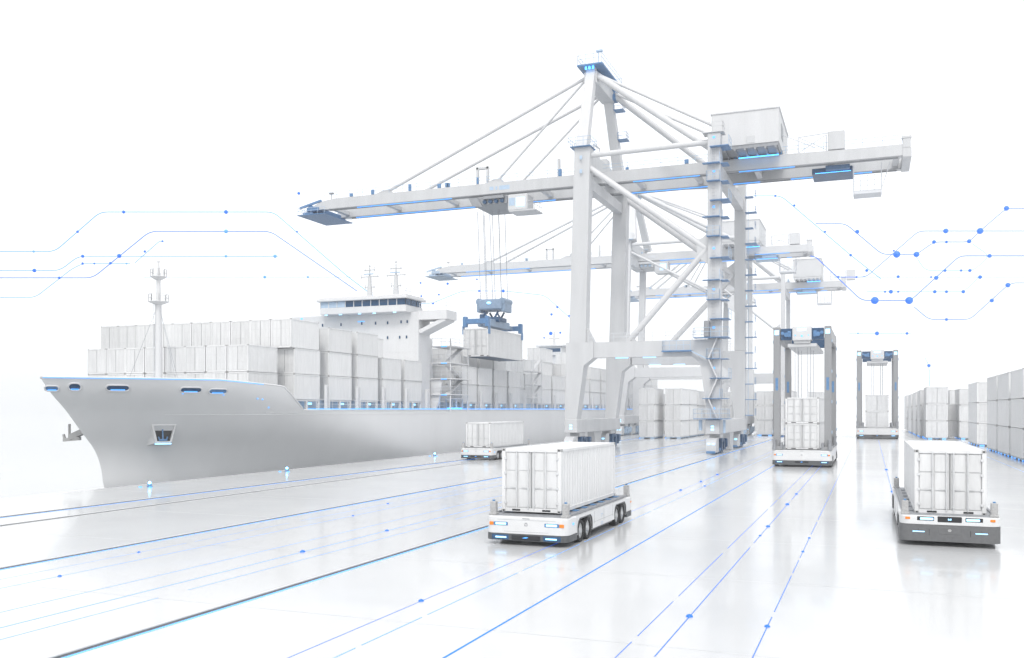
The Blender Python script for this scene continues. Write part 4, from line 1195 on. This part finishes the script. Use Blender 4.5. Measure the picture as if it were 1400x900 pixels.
    # frames standing on the boom
    for x in (xt+30, xt+31.6, xt+42.5):
        if x > xw-2: continue
        b = MB(); b.box(x-.18, x+.18, g0+.3, g0+.7, Z(36.6)+GH, Z(36.6)+GH+2.6, .03)
        if x < xt+31: b.box(x-.18, x+1.8, g0+.3, g0+.7, Z(36.6)+GH+2.2, Z(36.6)+GH+2.55, .03)
        build('boom_latch_frame', b, 'crane', root)
    # rear end
    b = MB(); b.box(xr-.5, xr+.5, g0-.1, g1+1.2, Z(36.6)-.15, Z(36.6)+GH*.6, .05); b.box(xr-.5, xr+.4, g0-.1, g0+.8, Z(36.6)+GH*.6, Z(38.75), .05); b.box(xr-.6, xr+.5, g0-.15, g0+.85, Z(38.75), Z(39.05), .05); b.box(xr-.5, xr+.4, g1+.3, g1+1.2, Z(36.6)+GH*.6, Z(38.8), .05)
    build('rear_frame', b, 'crane', root)
    # mast
    ax, ay0, ay1, az = xw+.55, yn+5.8, yf-6.3, Z(52.2)
    for (yb_, ya) in ((yn, ay0), (yf, ay1)):
        b = MB(); b.beam((xw+mast_dx, yb_, LT-.2), (ax, ya, az), 1.35, 1.5, 1.1, 1.2, up=(1, 0, 0)); build('mast_leg', b, 'crane_light', root)
        b = MB(); b.box(xw-.4, xw+2.4, yb_-1.3, yb_+1.3, LT-.03, LT+.06, .02); pf = build('leg_top_platform', b, 'blue', root)
        b = MB(); b.railing([(xw-.6, yb_-1.4, LT+.1), (xw+2.5, yb_-1.4, LT+.1), (xw+2.5, yb_+1.4, LT+.1), (xw-.6, yb_+1.4, LT+.1), (xw-.6, yb_-1.4, LT+.1)], 1.1, .03, 1.1); build('platform_railing', b, 'blue_pale', pf)
    b = MB(); b.box(ax-.9, ax+.9, ay0-.8, ay1+.8, az-2.2, az-.6, .05); build('mast_head', b, 'crane', root)
    b = MB(); b.box(ax-1.7, ax+1.9, ay0-1.6, ay1+1.7, az, az+.22, .03); b.box(ax-.6, ax+1.3, ay1-.2, ay1+1.6, az-2.0, az-.4, .1); pf = build('mast_platform', b, 'blue', root)
    b = MB(); b.railing([(ax-1.6, ay0-1.5, az+.22), (ax+1.8, ay0-1.5, az+.22), (ax+1.8, ay1+1.6, az+.22), (ax-1.6, ay1+1.6, az+.22), (ax-1.6, ay0-1.5, az+.22)], 1.3, .03, 1.1)
    b.tube((ax+.9, ay0, az), (ax+.9, ay0, az+2.3), .06, 6); b.tube((ax-.6, ay1, az), (ax-.6, ay1, az+1.8), .05, 6); b.box(ax+.6, ax+1.5, ay0-.2, ay0+.2, az+2.2, az+2.5, .05)
    build('platform_railing', b, 'blue_pale', pf)
    b = MB()
    for dx in (-.5, 0, .5): b.box(ax+dx-.13, ax+dx+.13, ay0-1.35, ay0-1.2, az-.45, az-.05, .03)
    build('mast_lamp', b, 'glow', pf)
    if full:
        for z, sd in ((49.0, 1), (45.2, 1)):
            f = (Z(z)-LT)/(az-LT); x = xw+mast_dx+(ax-xw-mast_dx)*f; y = yf+(ay1-yf)*f
            b = MB(); b.box(x+.7, x+2.1, y-.8, y+.8, Z(z), Z(z)+.1); b.railing([(x+.7, y-.8, Z(z)), (x+2.0, y-.8, Z(z)), (x+2.0, y+.8, Z(z))], 1.1, .03, 1.0); build('mast_landing', b, 'blue', root)
        b = MB(); b.tube((xw+1.0, yn+5, LT-.1), (xw+1.0, yn+5, LT+1.9), .12, 8); b.tube((xw+1.0, yn+5, LT+1.9), (xw+1.0, yn+8, LT+2.1), .12, 8); b.tube((xw+1.0, yn+8, LT-.1), (xw+1.0, yn+8, LT+2.1), .08, 8); build('pipe_frame', b, 'rail_white', root)
        b = MB(); b.box(xw+.5, xw+1.5, yn+10, yn+11.5, LT, LT+1.2, .05); build('control_box', b, 'crane', root)
    # stays
    span = xw-xt
    for gy, ay in ((g0+.5, ay0), (g1+.5, ay1)):
        for q, r_ in ((.685, .23), (.30, .16)):
            xs = xw-span*q
            b = MB(); b.tube((ax-.4, ay, az-.9), (xs, gy, Z(36.6)+GH+.3), r_, 10); build('forestay', b, 'crane_light', root)
            b = MB(); b.prism([(xs-2.2, Z(36.6)+GH), (xs+1.2, Z(36.6)+GH), (xs+.6, Z(36.6)+GH+.55), (xs-.5, Z(36.6)+GH+.55)], 'y', gy-.25, gy+.25); build('stay_bracket', b, 'crane', root)
        b = MB(); b.tube((ax+.5, ay, az-.7), (xl+1.5, gy, Z(36.6)+GH+.6 if False else Z(41.5)), .20, 10); build('backstay', b, 'crane_light', root)
    for yl_, ay in ((yn, ay0), (yfl, ay1)):
        b = MB(); b.tube((ax+.5, ay, az-.8), (xl-.4, yl_+(1.2 if yl_ == yn else -1.2), LT-1.6), .45, 14, .40); build('back_strut', b, 'crane_light', root)
    # machinery house
    hx0, hx1 = house; hy0, hy1 = g0-4.0, g1+2.6
    b = MB(); b.prism([(hx0, Z(38.9)), (hx1, Z(38.9)), (hx1, Z(43.05)), (hx0, Z(43.05))], 'y', hy0, hy1); hs_ = build('machinery_house', b, 'crane_light', root)
    b = MB(); b.box(hx0-.12, hx1+.12, hy0-.12, hy1+.12, Z(43.05), Z(43.25), .03); build('roof', b, 'crane_light', hs_)
    b = MB(); b.box(hx0+.1, hx1-.1, hy0+.1, hy1-.1, Z(38.45), Z(38.9), .02)
    for k in range(7): x = hx0+.4+(hx1-hx0-.8)*k/6; b.box(x-.12, x+.12, hy0, hy1, Z(38.2), Z(38.47))
    build('house_floor', b, 'steel', hs_)
    b = MB(); b.box(hx0+4.2*(hx1-hx0)/8, hx0+5.2*(hx1-hx0)/8, hy0-.04, hy0, Z(39.0), Z(39.9), .02); build('hatch', b, 'crane', hs_)
    b = MB(); b.box(hx1, hx1+.05, hy0+3, hy0+5.5, Z(40.2), Z(42.0), .02); build('louvre', b, 'steel', hs_)
    b = MB()
    for k in range(4): b.box(hx0+.02+(hx1-hx0)*k/4, hx0+.05+(hx1-hx0)*k/4, hy0-.012, hy0, Z(38.95), Z(43.0))
    build('panel_seam', b, 'crane', hs_, smooth=False)
    b = MB(); b.box(hx0+3, hx1-.3, g0-.9, g0-.75, Z(38.02), Z(38.14), .02); build('house_lamp', b, 'glow', hs_)
    # electrical cabin and frame behind it
    b = MB(); b.box(hx1+5.6, hx1+7.6, g0, g0+2, Z(38.25), Z(40.6), .06); cb = build('electrical_cabin', b, 'crane', root)
    b = MB()
    for x in (hx1+2, hx1+5.4): b.tube((x, g0+.3, Z(38.25)), (x, g0+.3, Z(40.3)), .07, 6)
    b.tube((hx1+2, g0+.3, Z(40.3)), (hx1+5.6, g0+.3, Z(40.5)), .07, 6); b.tube((hx1+2, g0+.3, Z(38.3)), (hx1+5.4, g0+.3, Z(40.3)), .05, 6); b.tube((hx1+2, g0+.3, Z(40.3)), (hx1+5.4, g0+.3, Z(38.4)), .05, 6)
    b.tube((hx1, g0+1, Z(41)), (hx1+4, g0+1, Z(39)), .05, 6)
    build('cable_frame', b, 'rail_white', cb)
    # rear trolley and hanging basket
    b = MB(); b.box(xr-11.2, xr-6.3, g0+1.6, g1-.2, Z(35.75), Z(36.45), .06); b.box(xr-9.5, xr-6.6, g0+.4, g0+1.5, Z(35.9), Z(36.4), .04); build('rear_hoist', b, 'blue_dark', root)
    b = MB(); b.box(xr-10.8, xr-6.5, g0+1.55, g0+1.6, Z(35.76), Z(35.82)); build('hoist_light', b, 'glow', root)
    b = MB(); kx0, kx1, ky0, ky1 = xr-6.2, xr-2.9, g0+1.5, g0+4.2
    b.box(kx0, kx1, ky0, ky1, Z(32.7), Z(33.1), .04)
    for (a, c) in ((kx0, ky0), (kx1, ky0), (kx1, ky1), (kx0, ky1)): b.tube((a, c, Z(33)), (a+.0, c, Z(36.4)), .05, 6)
    b.railing([(kx0, ky0, Z(33.1)), (kx1, ky0, Z(33.1)), (kx1, ky1, Z(33.1)), (kx0, ky1, Z(33.1)), (kx0, ky0, Z(33.1))], 1.9, .03, .9, (1, .66, .33)); b.tube((kx1, ky0, Z(33.2)), (kx1+1.0, ky0, Z(36.4)), .06, 6)
    build('service_basket', b, 'rail_white', root)
    # hoist trolley and driver's cab on the boom
    tx = xw-15.5 if full else xw+1.5
    b = MB(); b.box(tx-2.4, tx+3.0, g0+.2, g1+.9, Z(35.2), Z(36.3), .05); b.prism([(tx-3.0, Z(36.3)), (tx-1.6, Z(36.3)), (tx-.8, Z(34.9)), (tx-2.4, Z(35.1))], 'y', g0-.1, g0+.3)
    b.box(tx-.6, tx+2.6, g0-.35, g0+.2, Z(35.9), Z(36.35), .03); tr = build('hoist_trolley', b, 'steel', root)
    b = MB()
    for k in range(4): b.tube((tx-.5+k*.9, g0-.1, Z(35.6)), (tx-.5+k*.9, g1+.8, Z(35.6)), .3, 10)
    build('rope_drum', b, 'blue_dark', tr)
    b = MB(); b.box(tx+3.3, tx+6.3, g0-.5, g0+2.2, Z(33.9), Z(36.2), .12); cb = build('operator_cab', b, 'crane_light', root)
    b = MB(); b.box(tx+4.6, tx+5.9, g0-.53, g0-.5, Z(34.4), Z(35.7), .03); build('cab_window', b, 'glow_white', cb)
    b = MB(); b.box(tx+3.5, tx+4.4, g0-.53, g0-.5, Z(34.6), Z(35.7), .03); build('cab_window', b, 'blue_pale', cb)
    b = MB(); b.box(tx+3.6, tx+7.6, g0-.8, g0+2.4, Z(33.66), Z(33.86), .03); b.railing([(tx+6.4, g0-.75, Z(33.86)), (tx+7.5, g0-.75, Z(33.86)), (tx+7.5, g0+2.3, Z(33.86))], 1.2, .03, 1.0); build('cab_platform', b, 'crane', cb)
    # light plates on the near girder
    b = MB(); b.box(tx+.3, tx+.9, g0-.02, g0-.002, Z(37.2), Z(37.7)); b.box(tx+1.2, tx+1.5, g0-.02, g0-.002, Z(37.2), Z(37.7)); b.box(tx+1.8, tx+3.4, g0-.02, g0-.002, Z(37.15), Z(37.75), .01); build('sign_plate', b, 'blue_pale', root)
    if full:
        # stair landings round the landside near leg, lower ones with cages
        zs = [4.3, 6.8, 9.3, 11.7, 14.3, 16.6, 19.0, 21.4, 24.1, 26.8, 29.2, 31.2, 33.6, 35.8, 37.8]
        for k, z in enumerate(zs):
            wide = k in (0, 4)
            x0, x1 = (xl-2.3, xl+1.9) if wide else ((xl-1.3, xl+.8) if k % 3 == 1 else (xl-.4, xl+1.9) if k % 3 == 2 else (xl-.8, xl+.8))
            b = MB(); b.box(x0, x1, yn-(2.1 if wide else 1.6), yn-.82, z, z+.08, .01); b.box(xl+.82, max(x1, xl+1.7), yn-.8, yn+1.0, z, z+.08, .01); lp = build('landing', b, 'blue', root)
            b = MB(); b.railing([(x0, yn-.9, z+.1), (x0, yn-(2.05 if wide else 1.55), z+.1), (x1, yn-(2.05 if wide else 1.55), z+.1), (x1, yn-.9, z+.1)] if wide or k % 3 == 0 else [(x1, yn-(2.05 if wide else 1.55), z+.1), (x1, yn+.9, z+.1)], 1.15, .028, 1.0); build('landing_railing', b, 'blue_pale', lp)
            if 3 < k < len(zs)-1:
                z2 = zs[k+1]; b = MB()
                for dx in (-.25, .2): b.tube((xl+dx, yn-.9, z), (xl+dx, yn-.9, z2), .03, 5)
                for q in range(6): b.tube((xl-.25, yn-.9, z+(z2-z)*q/6), (xl+.2, yn-.9, z+(z2-z)*q/6), .025, 4)
                build('ladder', b, 'crane_light', lp)
            if k <= 3:
                z2 = zs[k+1]; b = MB()
                xa, xb = (xl-.55, xl+.5) if k % 2 else (xl+.5, xl-.55)
                for off in (-1.0, -1.5): b.beam((xa, yn+off, z+.1), (xb, yn+off, z2), .06, .14)
                for q in range(8):
                    f = (q+.5)/8; b.box(xa+(xb-xa)*f-.12, xa+(xb-xa)*f+.12, yn-1.5, yn-1.0, z+(z2-z)*f, z+(z2-z)*f+.04)
                b.tube((xl+1.5, yn-.1, z), (xl+1.5, yn-.1, z2), .03, 5); b.tube((xl+1.9, yn-.1, z), (xl+1.9, yn-.1, z2), .03, 5)
                for q in range(6): b.tube((xl+1.5, yn-.1, z+(z2-z)*q/6), (xl+1.9, yn-.1, z+(z2-z)*q/6), .02, 4)
                build('stair_flight', b, 'crane_light', lp)
            if k % 2 == 0:
                b = MB(); b.box(xl-.15, xl+.15, yn-.86, yn-.82, z+1.2, z+1.45, .02); build('leg_lamp', b, 'glow_soft', root)
        for k in range(15):
            z = 4.6+k*2.3
            b = MB(); b.box(xl+.8, xl+2.4 if k % 2 else xl+1.9, yfl-.9, yfl+.3, z, z+.10, .01); b.railing([(xl+2.2, yfl-.85, z), (xl+2.2, yfl+.3, z)], 1.0, .03, 1.0); build('landing', b, 'blue', root)
        b = MB(); b.tube((xl+1.15, yfl-.2, 4.5), (xl+1.15, yfl-.2, 36.5), .04, 5); build('ladder', b, 'blue_pale', root)
        b = MB(); b.box(xl-6.3, xl-2.6, yn-1.9, yn-.78, 12.7, 12.85, .02); lp = build('beam_platform', b, 'blue', root)
        b = MB(); b.railing([(xl-6.2, yn-.85, 12.85), (xl-6.2, yn-1.8, 12.85), (xl-2.7, yn-1.8, 12.85)], 1.2, .03, 1.0); b.beam((xl-2.6, yn-1.4, 12.7), (xl-.8, yn-1.4, 11.8), .6, .12); build('platform_railing', b, 'blue_pale', lp)
        b = MB(); b.box(xl-1.05, xl-.4, yn-2.0, yn-1.0, 14.4, 16.4, .06); build('control_box', b, 'steel', root)
        b = MB(); b.box(xl-1.4, xl+1.2, yn-1.0, yn+.9, LT, LT+.12, .02); b.railing([(xl-1.3, yn-.9, LT+.1), (xl+1.1, yn-.9, LT+.1), (xl+1.1, yn+.8, LT+.1)], 1.2, .03, 1.0); build('leg_top_platform', b, 'crane', root)
        # leg lights and number plates near the ground
        b = MB()
        for z in (38.0, 36.2): b.box(xw+.9, xw+1.25, yn-1.16, yn-1.11, z, z+.5, .02)
        build('leg_plate', b, 'blue_pale', root)
        b = MB(); b.tube((xl-1.6, yn-1.0, 2.9), (xl-1.6, yn-1.0, 4.2), .22, 10); b.tube((xl+1.3, yn-1.0, 2.6), (xl+1.3, yn-1.0, 4.2), .16, 10); build('cable_reel', b, 'blue_pale', root)
    return root
crane('huge white ship to shore crane nearest the viewer, holding a container over the ship',
      -36.1, -18.0, 115, 134.6, 139.0, -83.4, 4.2, 122, 128.4, (-18.9, -10.6))
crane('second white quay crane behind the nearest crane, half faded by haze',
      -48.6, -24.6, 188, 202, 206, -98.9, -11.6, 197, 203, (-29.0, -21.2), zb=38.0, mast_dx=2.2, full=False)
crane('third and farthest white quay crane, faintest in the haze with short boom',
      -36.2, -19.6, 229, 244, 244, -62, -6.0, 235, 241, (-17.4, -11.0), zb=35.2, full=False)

# spreader hanging from the near crane, and its container
hx, hy = -53.6, 122.2
sp = thing('spreader', (hx, hy+7, 17.4), 'blue spreader hanging on ropes and gripping a container above the ship', 'spreader')
cx0, cy0, cl = hx, hy, 14.0
for dx in (-1.7, -.8, .7, 1.7):
    for dy in (5.8, 8.4):
        b = MB(); b.tube((hx+dx, hy+dy, 22.0), (hx+dx, hy+dy-1.2, 35.4), .045, 6); build('hoist_rope', b, 'rope', sp)
b = MB(); b.box(hx-1.9, hx+1.9, hy+5.2, hy+9, 20.6, 22.2, .18); b.box(hx-2.3, hx-1.6, hy+5.6, hy+8.6, 20.3, 21.9, .1); b.box(hx+1.6, hx+2.3, hy+5.6, hy+8.6, 20.3, 21.9, .1)
for dx in (-1.9, 1.9): b.tube((hx+dx, hy+5.5, 21.9), (hx+dx, hy+8.7, 21.9), .5, 12)
hb_ = build('headblock', b, 'spreader_grey', sp)
b = MB(); b.ball((hx-.1, hy+5.2, 21.6), .36, 12, 8, .55); build('lamp', b, 'glow_white', hb_)
b = MB()
for dx in (-1.2, 1.2):
    for dy in (5.8, 8.2): b.tube((hx+dx, hy+dy, 20.4), (hx+dx*.5, hy+dy, 19.4), .16, 8)
b.box(hx-1.4, hx+1.4, hy+5.4, hy+8.8, 18.9, 19.5, .1); b.tube((hx-1.2, hy+5.4, 19.2), (hx+1.6, hy+5.4, 19.0), .38, 12)
b.box(hx-1.8, hx-1.0, hy+5.5, hy+6.6, 19.3, 20.0, .1); b.tube((hx+.9, hy+6, 20.2), (hx+1.6, hy+6, 19.0), .14, 8)
build('swivel', b, 'blue_dark', sp)
b = MB(); b.box(hx-1.1, hx+1.1, hy+3.2, hy+10.8, 17.9, 19.0, .08); b.box(hx-.55, hx-.2, hy+.3, hy+13.7, 18.1, 18.7, .04); b.box(hx+.2, hx+.55, hy+.3, hy+13.7, 18.1, 18.7, .04); mbm = build('telescopic_beam', b, 'spreader_grey', sp)
for yy in (.25, 13.75):
    b = MB(); b.box(hx-2.0, hx+2.0, hy+yy-.3, hy+yy+.3, 18.0, 18.75, .06); eb = build('end_beam', b, 'blue', sp)
    for sx in (-1, 1):
        b = MB(); b.box(hx+sx*1.75-.3, hx+sx*1.75+.3, hy+yy-.36, hy+yy+.36, 17.55, 19.1, .08); b.box(hx+sx*2.05-.08, hx+sx*2.05+.08, hy+yy-.3, hy+yy+.3, 16.5, 17.7, .03); build('flipper', b, 'blue', eb)
b = MB()
for x, y in ((-.5, 3.15), (.4, 3.15)): b.tube((hx+x, hy+y, 18.4), (hx+x, hy+y+.1, 18.4), .22, 10)
build('beam_lamp', b, 'glow_soft', mbm)
container(hx, hy, 13.2, 'white container hanging from the blue spreader above the ship', None, True, (4.0/CW, 14.0/CL, 4.15/CH))

# ------------------------------------------------------------------ drawn light circuits hanging in the air
def circuit_frame(d):
    o = Vector((-math.sin(THETA)*d, math.cos(THETA)*d, 5.5))
    rx = Vector((math.cos(THETA), math.sin(THETA), 0))
    return o, rx
def circuit(d, lines, nodes, label, r=.05, mat='line', group='thin blue circuit lines floating in the air'):
    o, rx = circuit_frame(d); k = d/1250
    P = lambda p: o+rx*((p[0]-700)*k)+Vector((0, 0, (560-p[1])*k))
    pts = [P(p) for p in lines]
    mid = pts[len(pts)//2]
    root = thing('light_circuit', mid, label, 'light line', group)
    # soften the bends
    out = [pts[0]]
    for a, b_, c in zip(pts, pts[1:], pts[2:]):
        s = min(1.0, (b_-a).length*.4, (c-b_).length*.4)
        p0 = b_+(a-b_).normalized()*s; p1 = b_+(c-b_).normalized()*s
        for i in range(5):
            t = i/4; out.append(p0*(1-t)**2+b_*2*t*(1-t)+p1*t*t)
    out.append(pts[-1])
    b = MB(); b.path(out, r*1.2, 6); build('line', b, mat, root)
    for nd in nodes:
        b = MB(); b.ball(P(nd[:2]), nd[2]*k*.85, 12, 8); build('node', b, 'node' if len(nd) < 4 else nd[3], root)
LP = 'line_pale'
circuit(128, [(-20,344),(75,344),(137,290),(374,290),(475,378),(520,412)], [(46,344,2,LP),(106,317,2.2,'line'),(169,290,2.6),(309,290,3.2),(406,317,1.6,'line')], 'highest pale blue circuit line over the ship bow, leftmost', .05, LP)
circuit(129, [(-20,380),(127,380),(205,316.5),(370,316.5),(488,398)], [(81,380,2.2),(163,350,3.4),(151,360,2.2),(309,316.5,3.2,LP)], 'blue circuit line rising past two other lines to the left of the foremast', .05, 'line')
circuit(130, [(-20,370),(82,370),(107,350.5),(380,350.5)], [(47,370,3),(113,350.5,2.6),(309,350.5,2.2,LP),(376,350.5,2.8,LP)], 'blue circuit line running level just above the foremast top', .045, LP)
circuit(131, [(-20,407),(48,407),(98,368),(113,360.5),(178,360.5)], [(113,360.5,2),(129,360.5,1.6),(173,360.5,1.6,LP)], 'lowest pale circuit line at the left picture edge', .04, LP)
circuit(132, [(184,360),(218,330),(224,330)], [(198,344,2),(222,330,1.6)], 'short slanted circuit line left above the foremast', .04, LP)
circuit(133, [(195,379),(480,379)], [(362,379,2.4,LP),(421,379,1.8,LP)], 'faint level circuit line behind the foremast head', .03, LP)
circuit(160, [(545,415),(590,415),(632,398),(690,398),(745,404),(785,440)], [(592,415,1.8),(655,398,1.8),(688,398,2.6),(762,420,2),(778,432,1.6)], 'faint circuit line passing behind the hoist ropes', .04, LP)
circuit(165, [(650,382),(655,382)], [(652,382,1.4),(600,403,1.6),(612,388,2),(575,387,1.6),(576,405,1.6),(754,430,2),(753,456,3),(766,455,1.8),(744,462,1.4)], 'scattered blue dots floating between ship bridge and crane legs', .02, 'line')
circuit(150, [(1030,268),(1068,268),(1163,349),(1205,382)], [(1060,268,1.8),(1086,281,1.8),(1128,317,1.8),(1163,349,2.2),(1185,370,2.4)], 'long circuit line falling to the right below the service basket', .05, 'line_pale')
circuit(151, [(1115,306),(1156,306),(1206,348),(1253,348),(1277,331),(1325,331),(1340,316),(1376,285),(1440,285)], [(1172,317,3.2),(1226,348,5.5),(1253,348,4.5),(1277,331,3),(1294,331,2.2),(1325,330,3.4),(1340,316,5),(1376,285,4)], 'circuit line with the largest nodes stepping up to the right edge', .05, 'line')
circuit(152, [(1150,379),(1184,379),(1256,316),(1440,316)], [(1171,379,1.8),(1222,343,1.6),(1293,316,4)], 'topmost long level circuit line at the right edge', .05, 'line')
circuit(149, [(1108,350),(1116,352),(1178,411),(1245,411),(1312,350),(1440,350)], [(1146,379,1.8),(1196,411,6),(1243,411,6),(1280,380,3.4),(1292,370,2.4),(1353,350,3.2)], 'blue circuit line dipping low with two big nodes right of the cranes', .06, 'line')
circuit(153, [(1253,352),(1265,370),(1331,370),(1353,350),(1330,334)], [(1314,370,2),(1326,370,2.6)], 'short looping circuit line in the middle of the right group', .035, LP)
circuit(154, [(1140,379),(1440,379)], [(1228,378.5,2.4),(1273,379,1.6),(1340,379,3)], 'pale level circuit line through the right group', .035, LP)
circuit(155, [(1185,399),(1318,399),(1338,379)], [(1210,399,1.8),(1218,399,3.2),(1228,399,1.8),(1278,399,2.8),(1294,399,2.4),(1317,399,2.8)], 'level circuit line with six small nodes above the far straddle carrier', .035, LP)
circuit(156, [(1250,420),(1270,437),(1326,437),(1378,390),(1386,387),(1440,387)], [(1294,437,2.4),(1356,411,3.2),(1378,390,3.8)], 'lowest circuit line of the right group, curving up to the edge', .05, 'line')
circuit(157, [(1160,456),(1246,456)], [(1173,456,1.5,LP),(1199,456,3.2),(1240,456,2.2)], 'short faint circuit line above the distant straddle carrier', .03, LP)
circuit(158, [(1265,490),(1270,500),(1271,528)], [(1270,500,2.6)], 'thin upright light line with one node above the free standing stack', .03, LP)
circuit(140, [(408,264),(410,264)], [(408.5,264.5,2.4)], 'lone blue dot floating left of the crane boom tip', .02, 'line')

# ------------------------------------------------------------------ haze
b = MB(); b.box(-1520, 1260, -170, 1530, -5, 60)
hz = build('haze', b, 'steel', smooth=False)
hm = bpy.data.materials.new("pale_haze"); hm.use_nodes = True
t = hm.node_tree; t.nodes.clear()
pv = t.nodes.new("ShaderNodeVolumePrincipled"); pv.inputs['Color'].default_value = (0.97, 0.985, 1.0, 1)
pv.inputs['Density'].default_value = 0.0005; pv.inputs['Anisotropy'].default_value = 0.0
oo = t.nodes.new("ShaderNodeOutputMaterial"); t.links.new(pv.outputs[0], oo.inputs['Volume'])
hz.data.materials[0] = hm
tag(hz, 'even white haze over the whole port', 'haze', kind='stuff')
